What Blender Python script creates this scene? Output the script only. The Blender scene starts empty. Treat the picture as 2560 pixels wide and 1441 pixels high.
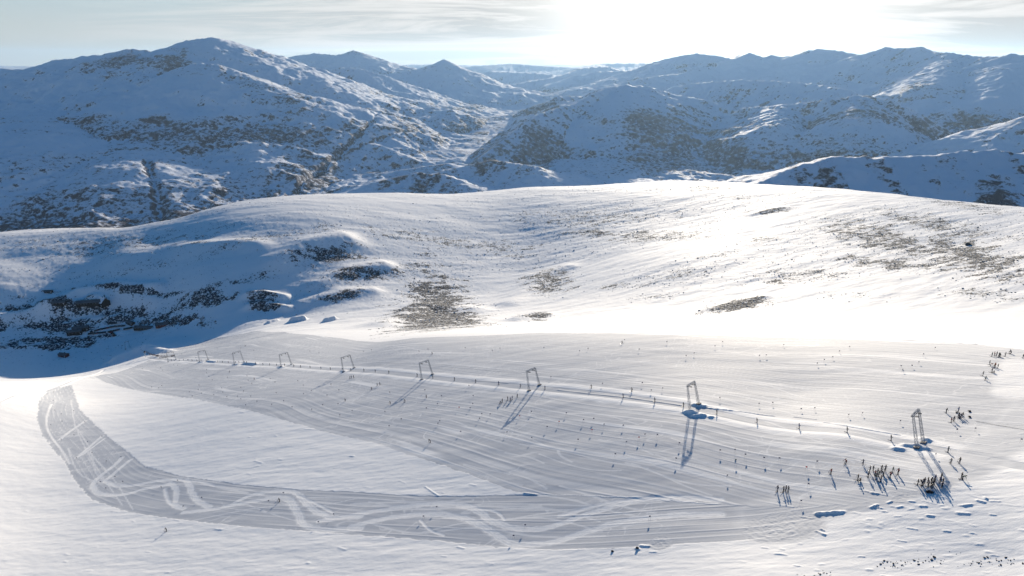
import bpy, bmesh, math, random
import numpy as np
from mathutils import Vector, Matrix
R = math.radians
random.seed(7)
rng = np.random.default_rng(11)
SC = bpy.context.scene
COL = SC.collection

# ------------------------------------------------------------------ camera
PITCH = R(18.5)
FPX = 1700.0                      # focal length in pixels of a 2560 wide picture
cam_d = bpy.data.cameras.new('camera')
cam_d.sensor_width = 36.0
cam_d.lens = 36.0 * FPX / 2560.0
cam_d.clip_start = 1.0
cam_d.clip_end = 200000.0
cam = bpy.data.objects.new('camera', cam_d)
COL.objects.link(cam)
cam.location = (0, 0, 0)
cam.rotation_euler = (R(90) - PITCH, 0, 0)
SC.camera = cam

# ------------------------------------------------------------------ sun, sky, exposure
SUN_EL, SUN_AZ = R(9.6), R(15.2)          # azimuth clockwise from +Y
sun_dir = Vector((math.sin(SUN_AZ) * math.cos(SUN_EL), math.cos(SUN_AZ) * math.cos(SUN_EL), math.sin(SUN_EL)))
sl = bpy.data.lights.new('sun', 'SUN')
sl.energy = 3.95
sl.angle = R(0.5)
sl.color = (1.0, 0.87, 0.69)
so = bpy.data.objects.new('sun', sl)
so.rotation_euler = sun_dir.to_track_quat('Z', 'Y').to_euler()
so.location = (0, 0, 500)
COL.objects.link(so)
SC.view_settings.view_transform = 'Standard'
SC.view_settings.look = 'None'
SC.view_settings.gamma = 1.0
SC.view_settings.exposure = 1.0
SC.render.engine = 'CYCLES'
SC.cycles.max_bounces = 6
SC.cycles.diffuse_bounces = 3
SC.cycles.volume_bounces = 0


class NT:
    """small helper for building node trees"""
    def __init__(s, tree):
        s.t = tree
        s.t.nodes.clear()

    def n(s, typ, ins=None, **kw):
        nd = s.t.nodes.new(typ)
        for k, v in kw.items():
            setattr(nd, k, v)
        for k, v in (ins or {}).items():
            sock = nd.inputs[k]
            if isinstance(v, bpy.types.NodeSocket):
                s.t.links.new(v, sock)
            else:
                sock.default_value = v
        return nd

    def math(s, op, a, b=None, clamp=False):
        nd = s.n('ShaderNodeMath', operation=op, use_clamp=clamp)
        for i, v in enumerate((a, b)):
            if v is None:
                continue
            if isinstance(v, bpy.types.NodeSocket):
                s.t.links.new(v, nd.inputs[i])
            else:
                nd.inputs[i].default_value = v
        return nd.outputs[0]

    def ramp(s, fac, stops, interp='LINEAR'):
        nd = s.n('ShaderNodeValToRGB', {'Fac': fac})
        cr = nd.color_ramp
        cr.interpolation = interp
        while len(cr.elements) < len(stops):
            cr.elements.new(0.5)
        for e, (p, c) in zip(cr.elements, stops):
            e.position = p
            e.color = (c, c, c, 1) if isinstance(c, (int, float)) else (*c, 1)
        return nd.outputs[0]

    def mix(s, fac, a, b, blend='MIX'):
        nd = s.n('ShaderNodeMix', data_type='RGBA', blend_type=blend)
        for sock, v in ((nd.inputs[0], fac), (nd.inputs[6], a), (nd.inputs[7], b)):
            if isinstance(v, bpy.types.NodeSocket):
                s.t.links.new(v, sock)
            elif isinstance(v, (int, float)):
                sock.default_value = v
            else:
                sock.default_value = (*v, 1) if len(v) == 3 else v
        return nd.outputs[2]


world = bpy.data.worlds.new('World')
SC.world = world
world.use_nodes = True
w = NT(world.node_tree)
sky = w.n('ShaderNodeTexSky', sky_type='NISHITA', sun_disc=False, sun_elevation=SUN_EL,
          sun_rotation=SUN_AZ, altitude=2000.0, air_density=1.0, dust_density=1.6, ozone_density=2.5)
hs = w.n('ShaderNodeHueSaturation', {'Hue': 0.5, 'Saturation': 1.85, 'Value': 1.0, 'Color': sky.outputs[0]})
tc = w.n('ShaderNodeTexCoord')
sep = w.n('ShaderNodeSeparateXYZ', {0: tc.outputs['Generated']})
zc = w.math('ADD', w.math('MAXIMUM', sep.outputs[2], 0.0), 0.10)
px = w.math('DIVIDE', sep.outputs[0], zc)
py = w.math('DIVIDE', sep.outputs[1], zc)
cpos = w.n('ShaderNodeCombineXYZ', {0: px, 1: py, 2: 0.0})
mp = w.n('ShaderNodeMapping', {'Vector': cpos.outputs[0], 'Rotation': (0, 0, R(20)), 'Scale': (0.42, 0.9, 1)})
c1 = w.n('ShaderNodeTexNoise', {'Vector': mp.outputs[0], 'Scale': 0.9, 'Detail': 9.0, 'Roughness': 0.62, 'Distortion': 0.7})
cl = w.ramp(c1.outputs[0], [(0.45, 0.0), (0.52, 0.6), (0.62, 1.0)])
# thin cloud is thickest towards the sun and fades to clear sky on the other side
az = w.n('ShaderNodeVectorMath', {0: tc.outputs['Generated'], 1: (math.sin(R(20)), math.cos(R(20)), 0.0)}, operation='DOT_PRODUCT')
azm = w.ramp(az.outputs['Value'], [(0.60, 0.0), (0.80, 0.6), (0.94, 1.0)])
elm = w.ramp(sep.outputs[2], [(0.0, 0.9), (0.16, 1.0), (0.45, 0.25), (0.8, 0.0)])
cov = w.math('MULTIPLY', w.math('MULTIPLY', cl, azm), elm)
ccol = w.mix(w.ramp(sep.outputs[2], [(0.0, 0.0), (0.07, 1.0)]), (6.8, 5.9, 5.2), (7.4, 7.0, 6.6))
hsd = w.mix(1.0, hs.outputs[0], (4.5, 4.9, 5.1), 'DARKEN')
hazeband = w.ramp(sep.outputs[2], [(0.0, 0.94), (0.10, 0.86), (0.20, 0.45), (0.36, 0.0)])
lightside = w.ramp(az.outputs['Value'], [(0.70, 0.0), (0.95, 1.0)])
s1 = w.mix(hazeband, hsd, w.mix(lightside, w.mix(w.ramp(sep.outputs[2], [(0.0, 0.0), (0.07, 1.0)]), (4.5, 4.35, 3.9), (3.8, 4.25, 4.4)), (4.1, 3.8, 3.45)))
s2 = w.mix(w.math('MULTIPLY', cov, 1.0), s1, ccol)
sund = w.n('ShaderNodeVectorMath', {0: tc.outputs['Generated'], 1: tuple(sun_dir)}, operation='DOT_PRODUCT')
glow = w.math('POWER', w.ramp(sund.outputs['Value'], [(0.93, 0.0), (1.0, 1.0)]), 3.0)
s2 = w.mix(glow, s2, (14.0, 13.4, 12.4))
bg = w.n('ShaderNodeBackground', {'Color': s2, 'Strength': 0.070})
wo = w.n('ShaderNodeOutputWorld', {0: bg.outputs[0]})


# ------------------------------------------------------------------ numeric helpers
def ray(u, v):
    """unit direction of the sight line through pixel (u, v) of the 2560 x 1441 picture"""
    cx, cy = (np.asarray(u, float) - 1280) / FPX, (720 - np.asarray(v, float)) / FPX
    X, Y, Z = cx, math.cos(PITCH) + cy * math.sin(PITCH), -math.sin(PITCH) + cy * math.cos(PITCH)
    n = np.sqrt(X * X + Y * Y + Z * Z)
    return X / n, Y / n, Z / n


def hash2(ix, iy, seed):
    h = (ix.astype(np.int64) * 374761393 + iy.astype(np.int64) * 668265263 + seed * 1442695041) & 0xFFFFFFFF
    h = ((h ^ (h >> 13)) * 1274126177) & 0xFFFFFFFF
    return (h ^ (h >> 16)) & 0xFFFF


GR = np.stack([np.cos(np.arange(256) * math.tau / 256), np.sin(np.arange(256) * math.tau / 256)], 1).astype(np.float32)


def perlin(x, y, seed=0):
    x0, y0 = np.floor(x), np.floor(y)
    fx, fy = (x - x0).astype(np.float32), (y - y0).astype(np.float32)
    ix, iy = x0.astype(np.int64), y0.astype(np.int64)
    ux, uy = fx * fx * fx * (fx * (fx * 6 - 15) + 10), fy * fy * fy * (fy * (fy * 6 - 15) + 10)
    r = []
    for dy in (0, 1):
        for dx in (0, 1):
            g = GR[hash2(ix + dx, iy + dy, seed) & 255]
            r.append(g[..., 0] * (fx - dx) + g[..., 1] * (fy - dy))
    a = r[0] + (r[1] - r[0]) * ux
    b = r[2] + (r[3] - r[2]) * ux
    return (a + (b - a) * uy) * 1.5


def fbm(x, y, octv=4, seed=0, gain=0.5, ridged=False):
    s, a, t = 0, 1.0, 0
    for i in range(octv):
        p = perlin(x, y, seed + i * 17)
        if ridged:
            p = 1 - 2 * np.abs(p)
        s = s + a * p
        t += a
        a *= gain
        x, y = x * 2.03 + 5.2, y * 2.03 + 1.3
    return s / t


def sstep(a, b, x):
    t = np.clip((x - a) / (b - a), 0, 1)
    return t * t * (3 - 2 * t)


class TPS:
    """thin plate spline through scattered values"""
    def __init__(s, P, val, lam=1e-4):
        s.P = np.asarray(P, float)
        n = len(s.P)
        K = s.k(s.P, s.P) + lam * np.eye(n)
        Q = np.hstack([np.ones((n, 1)), s.P])
        A = np.zeros((n + 3, n + 3))
        A[:n, :n], A[:n, n:], A[n:, :n] = K, Q, Q.T
        s.c = np.linalg.solve(A, np.concatenate([np.asarray(val, float), np.zeros(3)]))

    def k(s, a, b):
        d2 = ((a[:, None, :] - b[None]) ** 2).sum(-1)
        return 0.5 * d2 * np.log(d2 + 1e-12)

    def __call__(s, Q):
        n = len(s.P)
        out = np.empty(len(Q))
        for i in range(0, len(Q), 20000):
            q = Q[i:i + 20000]
            out[i:i + 20000] = s.k(q, s.P) @ s.c[:n] + s.c[n] + q @ s.c[n + 1:]
        return out


def seg_dist(x, y, a, b):
    """distance to a segment and the position along it (0..1)"""
    dx, dy = b[0] - a[0], b[1] - a[1]
    t = np.clip(((x - a[0]) * dx + (y - a[1]) * dy) / (dx * dx + dy * dy + 1e-9), 0, 1)
    return np.hypot(x - a[0] - t * dx, y - a[1] - t * dy), t


def inpoly(x, y, poly):
    c = np.zeros(x.shape, bool)
    n = len(poly)
    for i in range(n):
        x1, y1 = poly[i]
        x2, y2 = poly[(i + 1) % n]
        if y1 == y2:
            continue
        c ^= ((y1 > y) != (y2 > y)) & (x < (x2 - x1) * (y - y1) / (y2 - y1) + x1)
    return c


# ------------------------------------------------------------------ lie of the near land
# surveyed points: sight line (u, v) and distance in metres
CP = [
    (1280, 1900, 118), (2560, 1900, 118), (0, 1900, 190), (-500, 1441, 330), (3100, 1441, 150), (-500, 1100, 520),
    (0, 1441, 285), (640, 1441, 212), (1280, 1441, 172), (1920, 1441, 155), (2560, 1441, 157),
    (0, 1280, 358), (640, 1250, 263), (1280, 1280, 197), (1960, 1222, 187), (1920, 1330, 171), (2560, 1280, 175),
    (2330, 1210, 184), (100, 1100, 462), (640, 1100, 328), (1100, 1130, 246), (1700, 1143, 203), (2560, 1130, 204),
    (2300, 1115, 206), (2110, 1095, 207), (1736, 1020, 233), (1336, 970, 281), (1068, 943, 341), (872, 926, 408),
    (716, 915, 488), (598, 909, 569), (510, 903, 651), (430, 901, 745), (370, 893, 829),
    (150, 990, 590), (0, 970, 575), (640, 1000, 398), (1000, 1010, 312), (300, 925, 770), (180, 949, 680),
    (2390, 1035, 232), (2560, 1010, 240), (2000, 985, 252),
    (1280, 900, 330), (1700, 905, 282), (2100, 905, 284), (2490, 890, 300), (900, 880, 470), (3100, 1000, 250),
    (640, 850, 700), (1000, 852, 452), (1350, 836, 386), (1700, 840, 318), (2100, 847, 338), (2440, 861, 335), (2560, 873, 318),
    (640, 835, 800), (1000, 835, 570), (1350, 822, 490), (1700, 823, 470), (2100, 828, 490), (2440, 838, 480), (2560, 840, 465),
    (3100, 850, 500), (3100, 600, 1000), (3100, 540, 1400),
    (1090, 790, 830), (1090, 740, 960), (1700, 770, 770), (1700, 650, 1010), (1700, 550, 1380), (2500, 760, 700),
    (2500, 700, 810), (2500, 600, 1100), (1300, 700, 1050), (1300, 600, 1270), (1900, 700, 880),
    (800, 650, 1050), (800, 560, 1175), (720, 790, 900), (510, 720, 1000), (510, 640, 1080),
    (250, 765, 1065), (350, 815, 1010), (200, 850, 1015), (0, 880, 1000), (0, 800, 1082), (0, 720, 1132), (0, 640, 1245), (250, 620, 1226), (320, 640, 1147), (450, 600, 1175), (250, 690, 1128), (500, 595, 1165),
    (250, 915, 900), (100, 925, 930), (480, 850, 910), (300, 880, 945), (-500, 900, 1050), (-500, 700, 1250), (400, 866, 900), (0, 955, 700),
    (0, 588, 1340), (-500, 620, 1430), (250, 568, 1345), (500, 530, 1365), (380, 600, 1213), (380, 560, 1335), (700, 492, 1475), (1000, 483, 1570),
    (1300, 470, 1770), (1700, 453, 1950), (2000, 466, 1850), (2250, 488, 1750), (2560, 518, 1560),
    (3100, 545, 1450),
]
# behind the brow the hill drops into the valley
for (u, v, d) in [(-500, 620, 1430), (0, 588, 1340), (250, 568, 1345), (500, 530, 1365), (380, 600, 1213), (380, 560, 1335), (700, 492, 1475), (1000, 483, 1570), (1300, 470, 1770),
                  (1700, 453, 1950), (2000, 466, 1850), (2250, 488, 1750), (2560, 518, 1560), (3100, 545, 1450)]:
    CP.append((u, v + 50, d * 1.22))
    CP.append((u, v + 130, d * 1.45))
pts, val = [], []
for (u, v, d) in CP:
    X, Y, Z = ray(u, v)
    h = math.hypot(X, Y)
    pts.append((1.6 * math.atan2(X, Y), math.log(h * d)))
    val.append(Z / h)
for a in (-50, -25, 0, 25, 50):
    pts.append((1.6 * R(a), math.log(60.0)))
    val.append(-1.45 + 0.1 * (a / 50))
ETPS = TPS(pts, val, 2e-5)

AZ0, AZ1 = R(-54), R(54)
R0, R1 = 45.0, 2700.0
NCA, NCR = 320, 400
ca = np.linspace(AZ0 - 0.02, AZ1 + 0.02, NCA)
cr = np.linspace(math.log(R0) - 0.03, math.log(R1) + 0.03, NCR)
CE = ETPS(np.stack(np.meshgrid(ca * 1.6, cr, indexing='ij'), -1).reshape(-1, 2)).reshape(NCA, NCR)


def cubic(grid, fi, fj):
    """Catmull-Rom lookup in a regular grid"""
    i, j = np.clip(np.floor(fi).astype(int), 1, grid.shape[0] - 3), np.clip(np.floor(fj).astype(int), 1, grid.shape[1] - 3)
    a, b = fi - i, fj - j

    def wt(t):
        return (-0.5 * t + t * t - 0.5 * t ** 3, 1 - 2.5 * t * t + 1.5 * t ** 3, 0.5 * t + 2 * t * t - 1.5 * t ** 3, -0.5 * t * t + 0.5 * t ** 3)
    wa, wb = wt(a), wt(b)
    out = 0
    for m in range(4):
        for n in range(4):
            out = out + wa[m] * wb[n] * grid[i + m - 1, j + n - 1]
    return out


def e_base(azv, lr):
    return cubic(CE, (azv - ca[0]) / (ca[1] - ca[0]), (lr - cr[0]) / (cr[1] - cr[0]))


def P(u, v, rmax=2500):
    """ground point met by the sight line through (u, v), on the smooth near land"""
    X, Y, Z = ray(u, v)
    h = math.hypot(X, Y)
    azv, e = math.atan2(X, Y), Z / h
    lr = np.linspace(math.log(60), math.log(rmax), 6000)
    E = e_base(np.full(lr.shape, azv), lr)
    k = np.argmax(E >= e)
    if E[k] < e:
        k = int(np.argmax(E))
    r = math.exp(lr[k])
    return np.array((r * X / h, r * Y / h))


def PL(pts):
    return [P(u, v) for (u, v) in pts]


# ------------------------------------------------------------------ materials of the land
def new_mat(name):
    m = bpy.data.materials.new(name)
    m.use_nodes = True
    return m, NT(m.node_tree)


def snow_material(name, near=True):
    m, t = new_mat(name)
    tc = t.n('ShaderNodeTexCoord')
    at = t.n('ShaderNodeAttribute', attribute_name='surf')
    sep = t.n('ShaderNodeSeparateColor', {0: at.outputs['Color']})
    rock, groom, track = sep.outputs[0], sep.outputs[1], sep.outputs[2]
    if near:
        mp = t.n('ShaderNodeMapping', {'Vector': tc.outputs['Object'], 'Rotation': (0, 0, R(WIND2)), 'Scale': (0.28, 1.0, 1.0)})
        nz = t.n('ShaderNodeTexNoise', {'Vector': mp.outputs[0], 'Scale': 0.35, 'Detail': 7.0, 'Roughness': 0.62})
        n2 = t.n('ShaderNodeTexNoise', {'Vector': tc.outputs['Object'], 'Scale': 0.42, 'Detail': 6.0, 'Roughness': 0.68})
        n3 = t.n('ShaderNodeTexNoise', {'Vector': tc.outputs['Object'], 'Scale': 0.012, 'Detail': 4.0})
        wn = t.ramp(nz.outputs[0], [(0.40, 0.0), (0.62, 1.0)])
        rk = t.math('ADD', rock, t.math('MULTIPLY', t.math('SUBTRACT', n2.outputs[0], 0.5), 1.7))
        rk = t.ramp(rk, [(0.46, 0.0), (0.56, 1.0)])
        snow = t.mix(n3.outputs[0], (0.80, 0.81, 0.83), (0.90, 0.89, 0.88))
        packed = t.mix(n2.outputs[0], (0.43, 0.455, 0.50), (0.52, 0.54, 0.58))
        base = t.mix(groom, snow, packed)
        base = t.mix(track, base, (0.84, 0.84, 0.845))
        rockc = t.mix(n2.outputs[0], (0.018, 0.021, 0.030), (0.065, 0.065, 0.07))
        bumph = t.math('ADD', t.math('MULTIPLY', wn, 0.05), t.math('MULTIPLY', n2.outputs[0], 0.07))
        bumph = t.math('MULTIPLY', bumph, t.math('SUBTRACT', 1.0, t.math('MULTIPLY', groom, 0.72)))
        bumph = t.math('ADD', bumph, t.math('MULTIPLY', rk, 0.35))
        bdist = 1.0
    else:
        n2 = t.n('ShaderNodeTexNoise', {'Vector': tc.outputs['Object'], 'Scale': 0.03, 'Detail': 9.0, 'Roughness': 0.78})
        rk = t.math('ADD', rock, t.math('MULTIPLY', t.math('SUBTRACT', n2.outputs[0], 0.5), 2.1))
        rk = t.ramp(rk, [(0.46, 0.0), (0.58, 1.0)])
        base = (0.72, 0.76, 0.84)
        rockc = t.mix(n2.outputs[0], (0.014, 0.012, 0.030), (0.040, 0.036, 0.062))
        bumph = t.math('MULTIPLY', t.math('ADD', n2.outputs[0], rk), 9.0)
        bdist = 1.0
    col = t.mix(rk, base, rockc)
    bp = t.n('ShaderNodeBump', {'Strength': 0.7 if near else 0.6, 'Distance': bdist, 'Height': bumph})
    rough = t.math('ADD', t.math('MULTIPLY', rk, 0.15), 0.75)
    bs = t.n('ShaderNodeBsdfPrincipled', {'Base Color': col, 'Roughness': rough, 'Normal': bp.outputs[0], 'Specular IOR Level': 0.12})
    t.n('ShaderNodeOutputMaterial', {0: bs.outputs[0]})
    return m


def grid_mesh(name, X, Y, Z, surf, mat):
    na, nr = X.shape
    me = bpy.data.meshes.new(name)
    co = np.stack([X, Y, Z], -1).astype(np.float32).reshape(-1)
    idx = np.arange(na * nr, dtype=np.int32).reshape(na, nr)
    f = np.stack([idx[:-1, :-1], idx[1:, :-1], idx[1:, 1:], idx[:-1, 1:]], -1).reshape(-1, 4)
    me.vertices.add(na * nr)
    me.vertices.foreach_set('co', co)
    me.loops.add(f.size)
    me.loops.foreach_set('vertex_index', f.reshape(-1))
    me.polygons.add(len(f))
    me.polygons.foreach_set('loop_start', np.arange(0, f.size, 4, dtype=np.int32))
    me.polygons.foreach_set('use_smooth', np.ones(len(f), bool))
    me.update()
    ca_ = me.color_attributes.new('surf', 'FLOAT_COLOR', 'POINT')
    ca_.data.foreach_set('color', np.concatenate([surf.astype(np.float32), np.ones((na, nr, 1), np.float32)], -1).reshape(-1))
    me.materials.append(mat)
    o = bpy.data.objects.new(name, me)
    COL.objects.link(o)
    o['kind'] = 'structure'
    return o


# ------------------------------------------------------------------ near land: the sheet
QUAL = 1.0
NA, NR = int(1650 * QUAL), int(1250 * QUAL)
gaz = np.linspace(AZ0, AZ1, NA)
glr = np.concatenate([np.linspace(math.log(a_), math.log(b_), int(NR * f_), endpoint=False) for a_, b_, f_ in
                      ((R0, 120, .05), (120, 300, .44), (300, 1150, .36), (1150, 1800, .12), (1800, R1, .03))])
NR = len(glr)
A, L = np.meshgrid(gaz, glr, indexing='ij')
RR = np.exp(L)
X, Y = RR * np.sin(A), RR * np.cos(A)
Z = e_base(A, L) * RR
rock = np.zeros_like(Z)
groom = np.zeros_like(Z)
track = np.zeros_like(Z)


def window(pts, pad):
    """slices of the sheet that hold every given point with a margin in metres"""
    p = np.array(pts)
    r = np.hypot(p[:, 0], p[:, 1])
    a = np.arctan2(p[:, 0], p[:, 1])
    rm = max(r.min() - pad, 30)
    a0, a1 = a.min() - pad / rm, a.max() + pad / rm
    i0, i1 = np.searchsorted(gaz, [a0, a1])
    j0, j1 = np.searchsorted(glr, [math.log(rm), math.log(r.max() + pad)])
    return slice(max(i0 - 1, 0), i1 + 1), slice(max(j0 - 1, 0), j1 + 1)


def poly_dist(pl, pad):
    """slices, distance to a polyline"""
    s = window(pl, pad)
    x, y = X[s], Y[s]
    d = np.full(x.shape, 1e9)
    for a, b in zip(pl[:-1], pl[1:]):
        d = np.minimum(d, seg_dist(x, y, a, b)[0])
    return s, d


def ridge(pl, wd, h, sharp=2.0, taper=True):
    global Z
    s, d = poly_dist(pl, wd * 4)
    if d.size:
        Z[s] += h * np.exp(-(d / wd) ** sharp)


WV = P(1900, 560) - P(1400, 700)                    # drift direction of the wind-packed snow on the hill
WIND = -math.degrees(math.atan2(WV[1], WV[0]))
cw, sw = math.cos(-R(WIND)), math.sin(-R(WIND))
XW, YW = X * cw + Y * sw, -X * sw + Y * cw          # along and across the wind
WN = P(700, 1370) - P(300, 1385)                    # on the glacier the drifts lie across the slope
WIND2 = -math.degrees(math.atan2(WN[1], WN[0]))
XN, YN = X * math.cos(R(WIND2)) - Y * math.sin(R(WIND2)), X * math.sin(R(WIND2)) + Y * math.cos(R(WIND2))

# groomed runs (outlines walked on the ground)
main_low = [(222, 945), (340, 975), (480, 996), (560, 1013), (740, 1059), (820, 1082), (940, 1108), (1000, 1130), (1120, 1168), (1200, 1197), (1290, 1230), (1345, 1236)]
main_top = [(2900, 905), (2560, 875), (2440, 861), (2100, 847), (1700, 838), (1350, 832), (1000, 850), (850, 845), (650, 829), (520, 850), (440, 870), (385, 893)]
band_out = [(120, 975), (98, 1000), (93, 1050), (105, 1085), (165, 1160), (185, 1200), (230, 1250), (330, 1283), (470, 1302), (620, 1318), (760, 1328), (900, 1338), (1100, 1352),
            (1250, 1368), (1400, 1376), (1530, 1372), (1700, 1360), (1880, 1350), (1960, 1335), (2030, 1290)]
band_in = [(178, 962), (200, 1025), (250, 1075), (320, 1130), (360, 1165), (460, 1192), (600, 1212), (760, 1225), (880, 1230), (1000, 1238), (1100, 1241), (1200, 1240), (1345, 1236)]
mid_right = [(1700, 1250), (2060, 1275), (2250, 1240), (2400, 1205), (2470, 1150), (2520, 1085), (2600, 1040), (2900, 1000)]
polyB = PL(main_low + mid_right + main_top)
polyA = PL(band_out + [(2100, 1262), (1700, 1255)] + band_in[::-1])
wob = fbm(X / 3.0, Y / 3.0, 3, 5) * (0.4 + RR * 0.0015)
xw_, yw_ = X + wob, Y + wob * 0.6
inA, inB = inpoly(xw_, yw_, polyA), inpoly(xw_, yw_, polyB)
groom = np.where(inA, 1.0, np.where(inB, 0.72, 0.0))


def field(curves):
    pts, val = [], []
    for c, vl in curves:
        for q in PL(c):
            pts.append(q / 100.0)
            val.append(vl)
    f = TPS(pts, val, 1e-3)
    gx = np.linspace(X.min() - 10, X.max() + 10, 230)
    gy = np.linspace(Y.min() - 10, Y.max() + 10, 230)
    g = f(np.stack(np.meshgrid(gx, gy, indexing='ij'), -1).reshape(-1, 2) / 100.0).reshape(230, 230)
    return cubic(g, (X - gx[0]) / (gx[1] - gx[0]), (Y - gy[0]) / (gy[1] - gy[0]))


LIFT = [(2300, 1115), (1736, 1020), (1336, 970), (1068, 943), (872, 926), (716, 915), (598, 909), (510, 903), (430, 901)]
F = field([(main_low[1:-1], 0.0), (LIFT, 95.0), (main_top[1:-2], 330.0)])
G = field([(band_in, 0.0), (band_out[1:-1], 46.0)])
# machine passes: thin bright seams between strips, each strip of its own tone
def passes(Fv, wdt, seed):
    k = np.floor(Fv / wdt)
    fr = Fv / wdt - k
    jit = (hash2(k.astype(int), k.astype(int) * 0 + 3, seed) / 65535.0)
    brk = sstep(-0.25, 0.15, fbm(XW / 60.0 + k * 3.1, YW / 60.0, 2, seed + 9))
    seam = np.exp(-((fr - 0.5) / (0.05 + 0.05 * jit)) ** 2) * brk
    return seam, jit


w1 = fbm(X / 90, Y / 90, 2, 31) * 3.0
seamB, jB = passes(F + w1 * 0.5, 5.6, 3)
seamA, jA = passes(G + w1 * 0.4, 4.4, 8)
st1 = fbm(F / 1.1, (X * 0.5 + Y * 0.5) / 26.0, 4, 41)
st2 = fbm(G / 1.0, X / 22.0, 4, 43)
nearB = sstep(420, 250, RR)
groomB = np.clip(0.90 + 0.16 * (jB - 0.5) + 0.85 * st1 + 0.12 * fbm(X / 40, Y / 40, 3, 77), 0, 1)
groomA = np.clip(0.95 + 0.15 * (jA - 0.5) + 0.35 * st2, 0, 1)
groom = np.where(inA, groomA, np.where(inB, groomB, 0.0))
track = np.where(inA, seamA * 0.55, np.where(inB, seamB * (0.25 + 0.45 * nearB), 0.0))
Z += np.where(inB & ~inA, 0.05 * st1 + 0.06 * seamB, 0) + np.where(inA, -0.03 + 0.04 * st2 + 0.05 * seamA, 0)
# meandering ski tracks everywhere on the runs
mz = fbm(X / 9.0 + 2 * fbm(X / 20, Y / 20, 2, 51), Y / 9.0, 2, 52)
mtr = np.exp(-(mz / 0.035) ** 2) * sstep(0.0, 0.3, fbm(X / 35, Y / 35, 2, 53) + 0.12)
track = np.maximum(track, np.where(inB | inA, mtr * 0.55, 0))
# pale strips of looser snow on the run
loose = sstep(0.28, 0.5, fbm(F / 9.0, (X - Y) / 160.0, 3, 61))
groom = np.where(inB & ~inA, groom * (1 - 0.85 * loose), groom)

# untouched snow: wind ripples
free = 1 - np.clip(groom, 0, 1)
onrun = inA | inB
rip = fbm(XN / 7.5, YN / 2.0, 4, 71) * 0.08
Z += (np.where(onrun, rip * 0.12, rip) + fbm(XN / 30, YN / 9, 2, 72) * 0.16) * sstep(1400, 500, RR)

# the lift lane
lane = PL([(2750, 1190)] + LIFT + [(372, 893)])
s, d = poly_dist(lane, 16)
hw = 2.0
side = np.clip(d, 0, 30)
inlane = sstep(hw + 0.5, hw, side)
strip = sstep(7.5, 4.6, side + 1.2 * fbm(X[s] / 7, Y[s] / 7, 2, 81)) * (1 - inlane)
groom[s] = groom[s] * (1 - strip * 0.95) * (1 - inlane) + inlane * 0.9
track[s] = track[s] * (1 - inlane) * (1 - strip)
Z[s] += 0.08 * np.exp(-((side - 4.2) / 1.4) ** 2) - 0.05 * inlane
# banks thrown up on the far side of the lane
for seg in ([(1180, 951), (1270, 958)], [(1395, 975), (1480, 985), (1560, 993), (1640, 1004), (1705, 1014)], [(1750, 1018), (1860, 1030), (1935, 1040)],
            [(1985, 1042), (2040, 1049)], [(2060, 1056), (2130, 1068), (2190, 1078), (2250, 1088)]):
    ridge(PL(seg), 0.24, 0.2)
# the far edge of the run is a low cut bank
ridge(PL([(2180, 848), (2300, 853), (2440, 861)]), 0.5, 0.45)
ridge(PL([(1063, 1217), (1078, 1228), (1096, 1240)]), 0.22, 0.14)
ridge(PL([(1310, 1233), (1342, 1237)]), 0.25, 0.2)
ridge(PL([(998, 1202), (1014, 1208)]), 0.2, 0.06)
ridge(PL([(0, 1002), (90, 977), (170, 954), (260, 925), (330, 908), (372, 897)]), 1.2, -0.9)
ridge(PL([(0, 1009), (90, 984), (170, 960), (260, 931), (330, 914)]), 1.2, 0.5)

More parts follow.
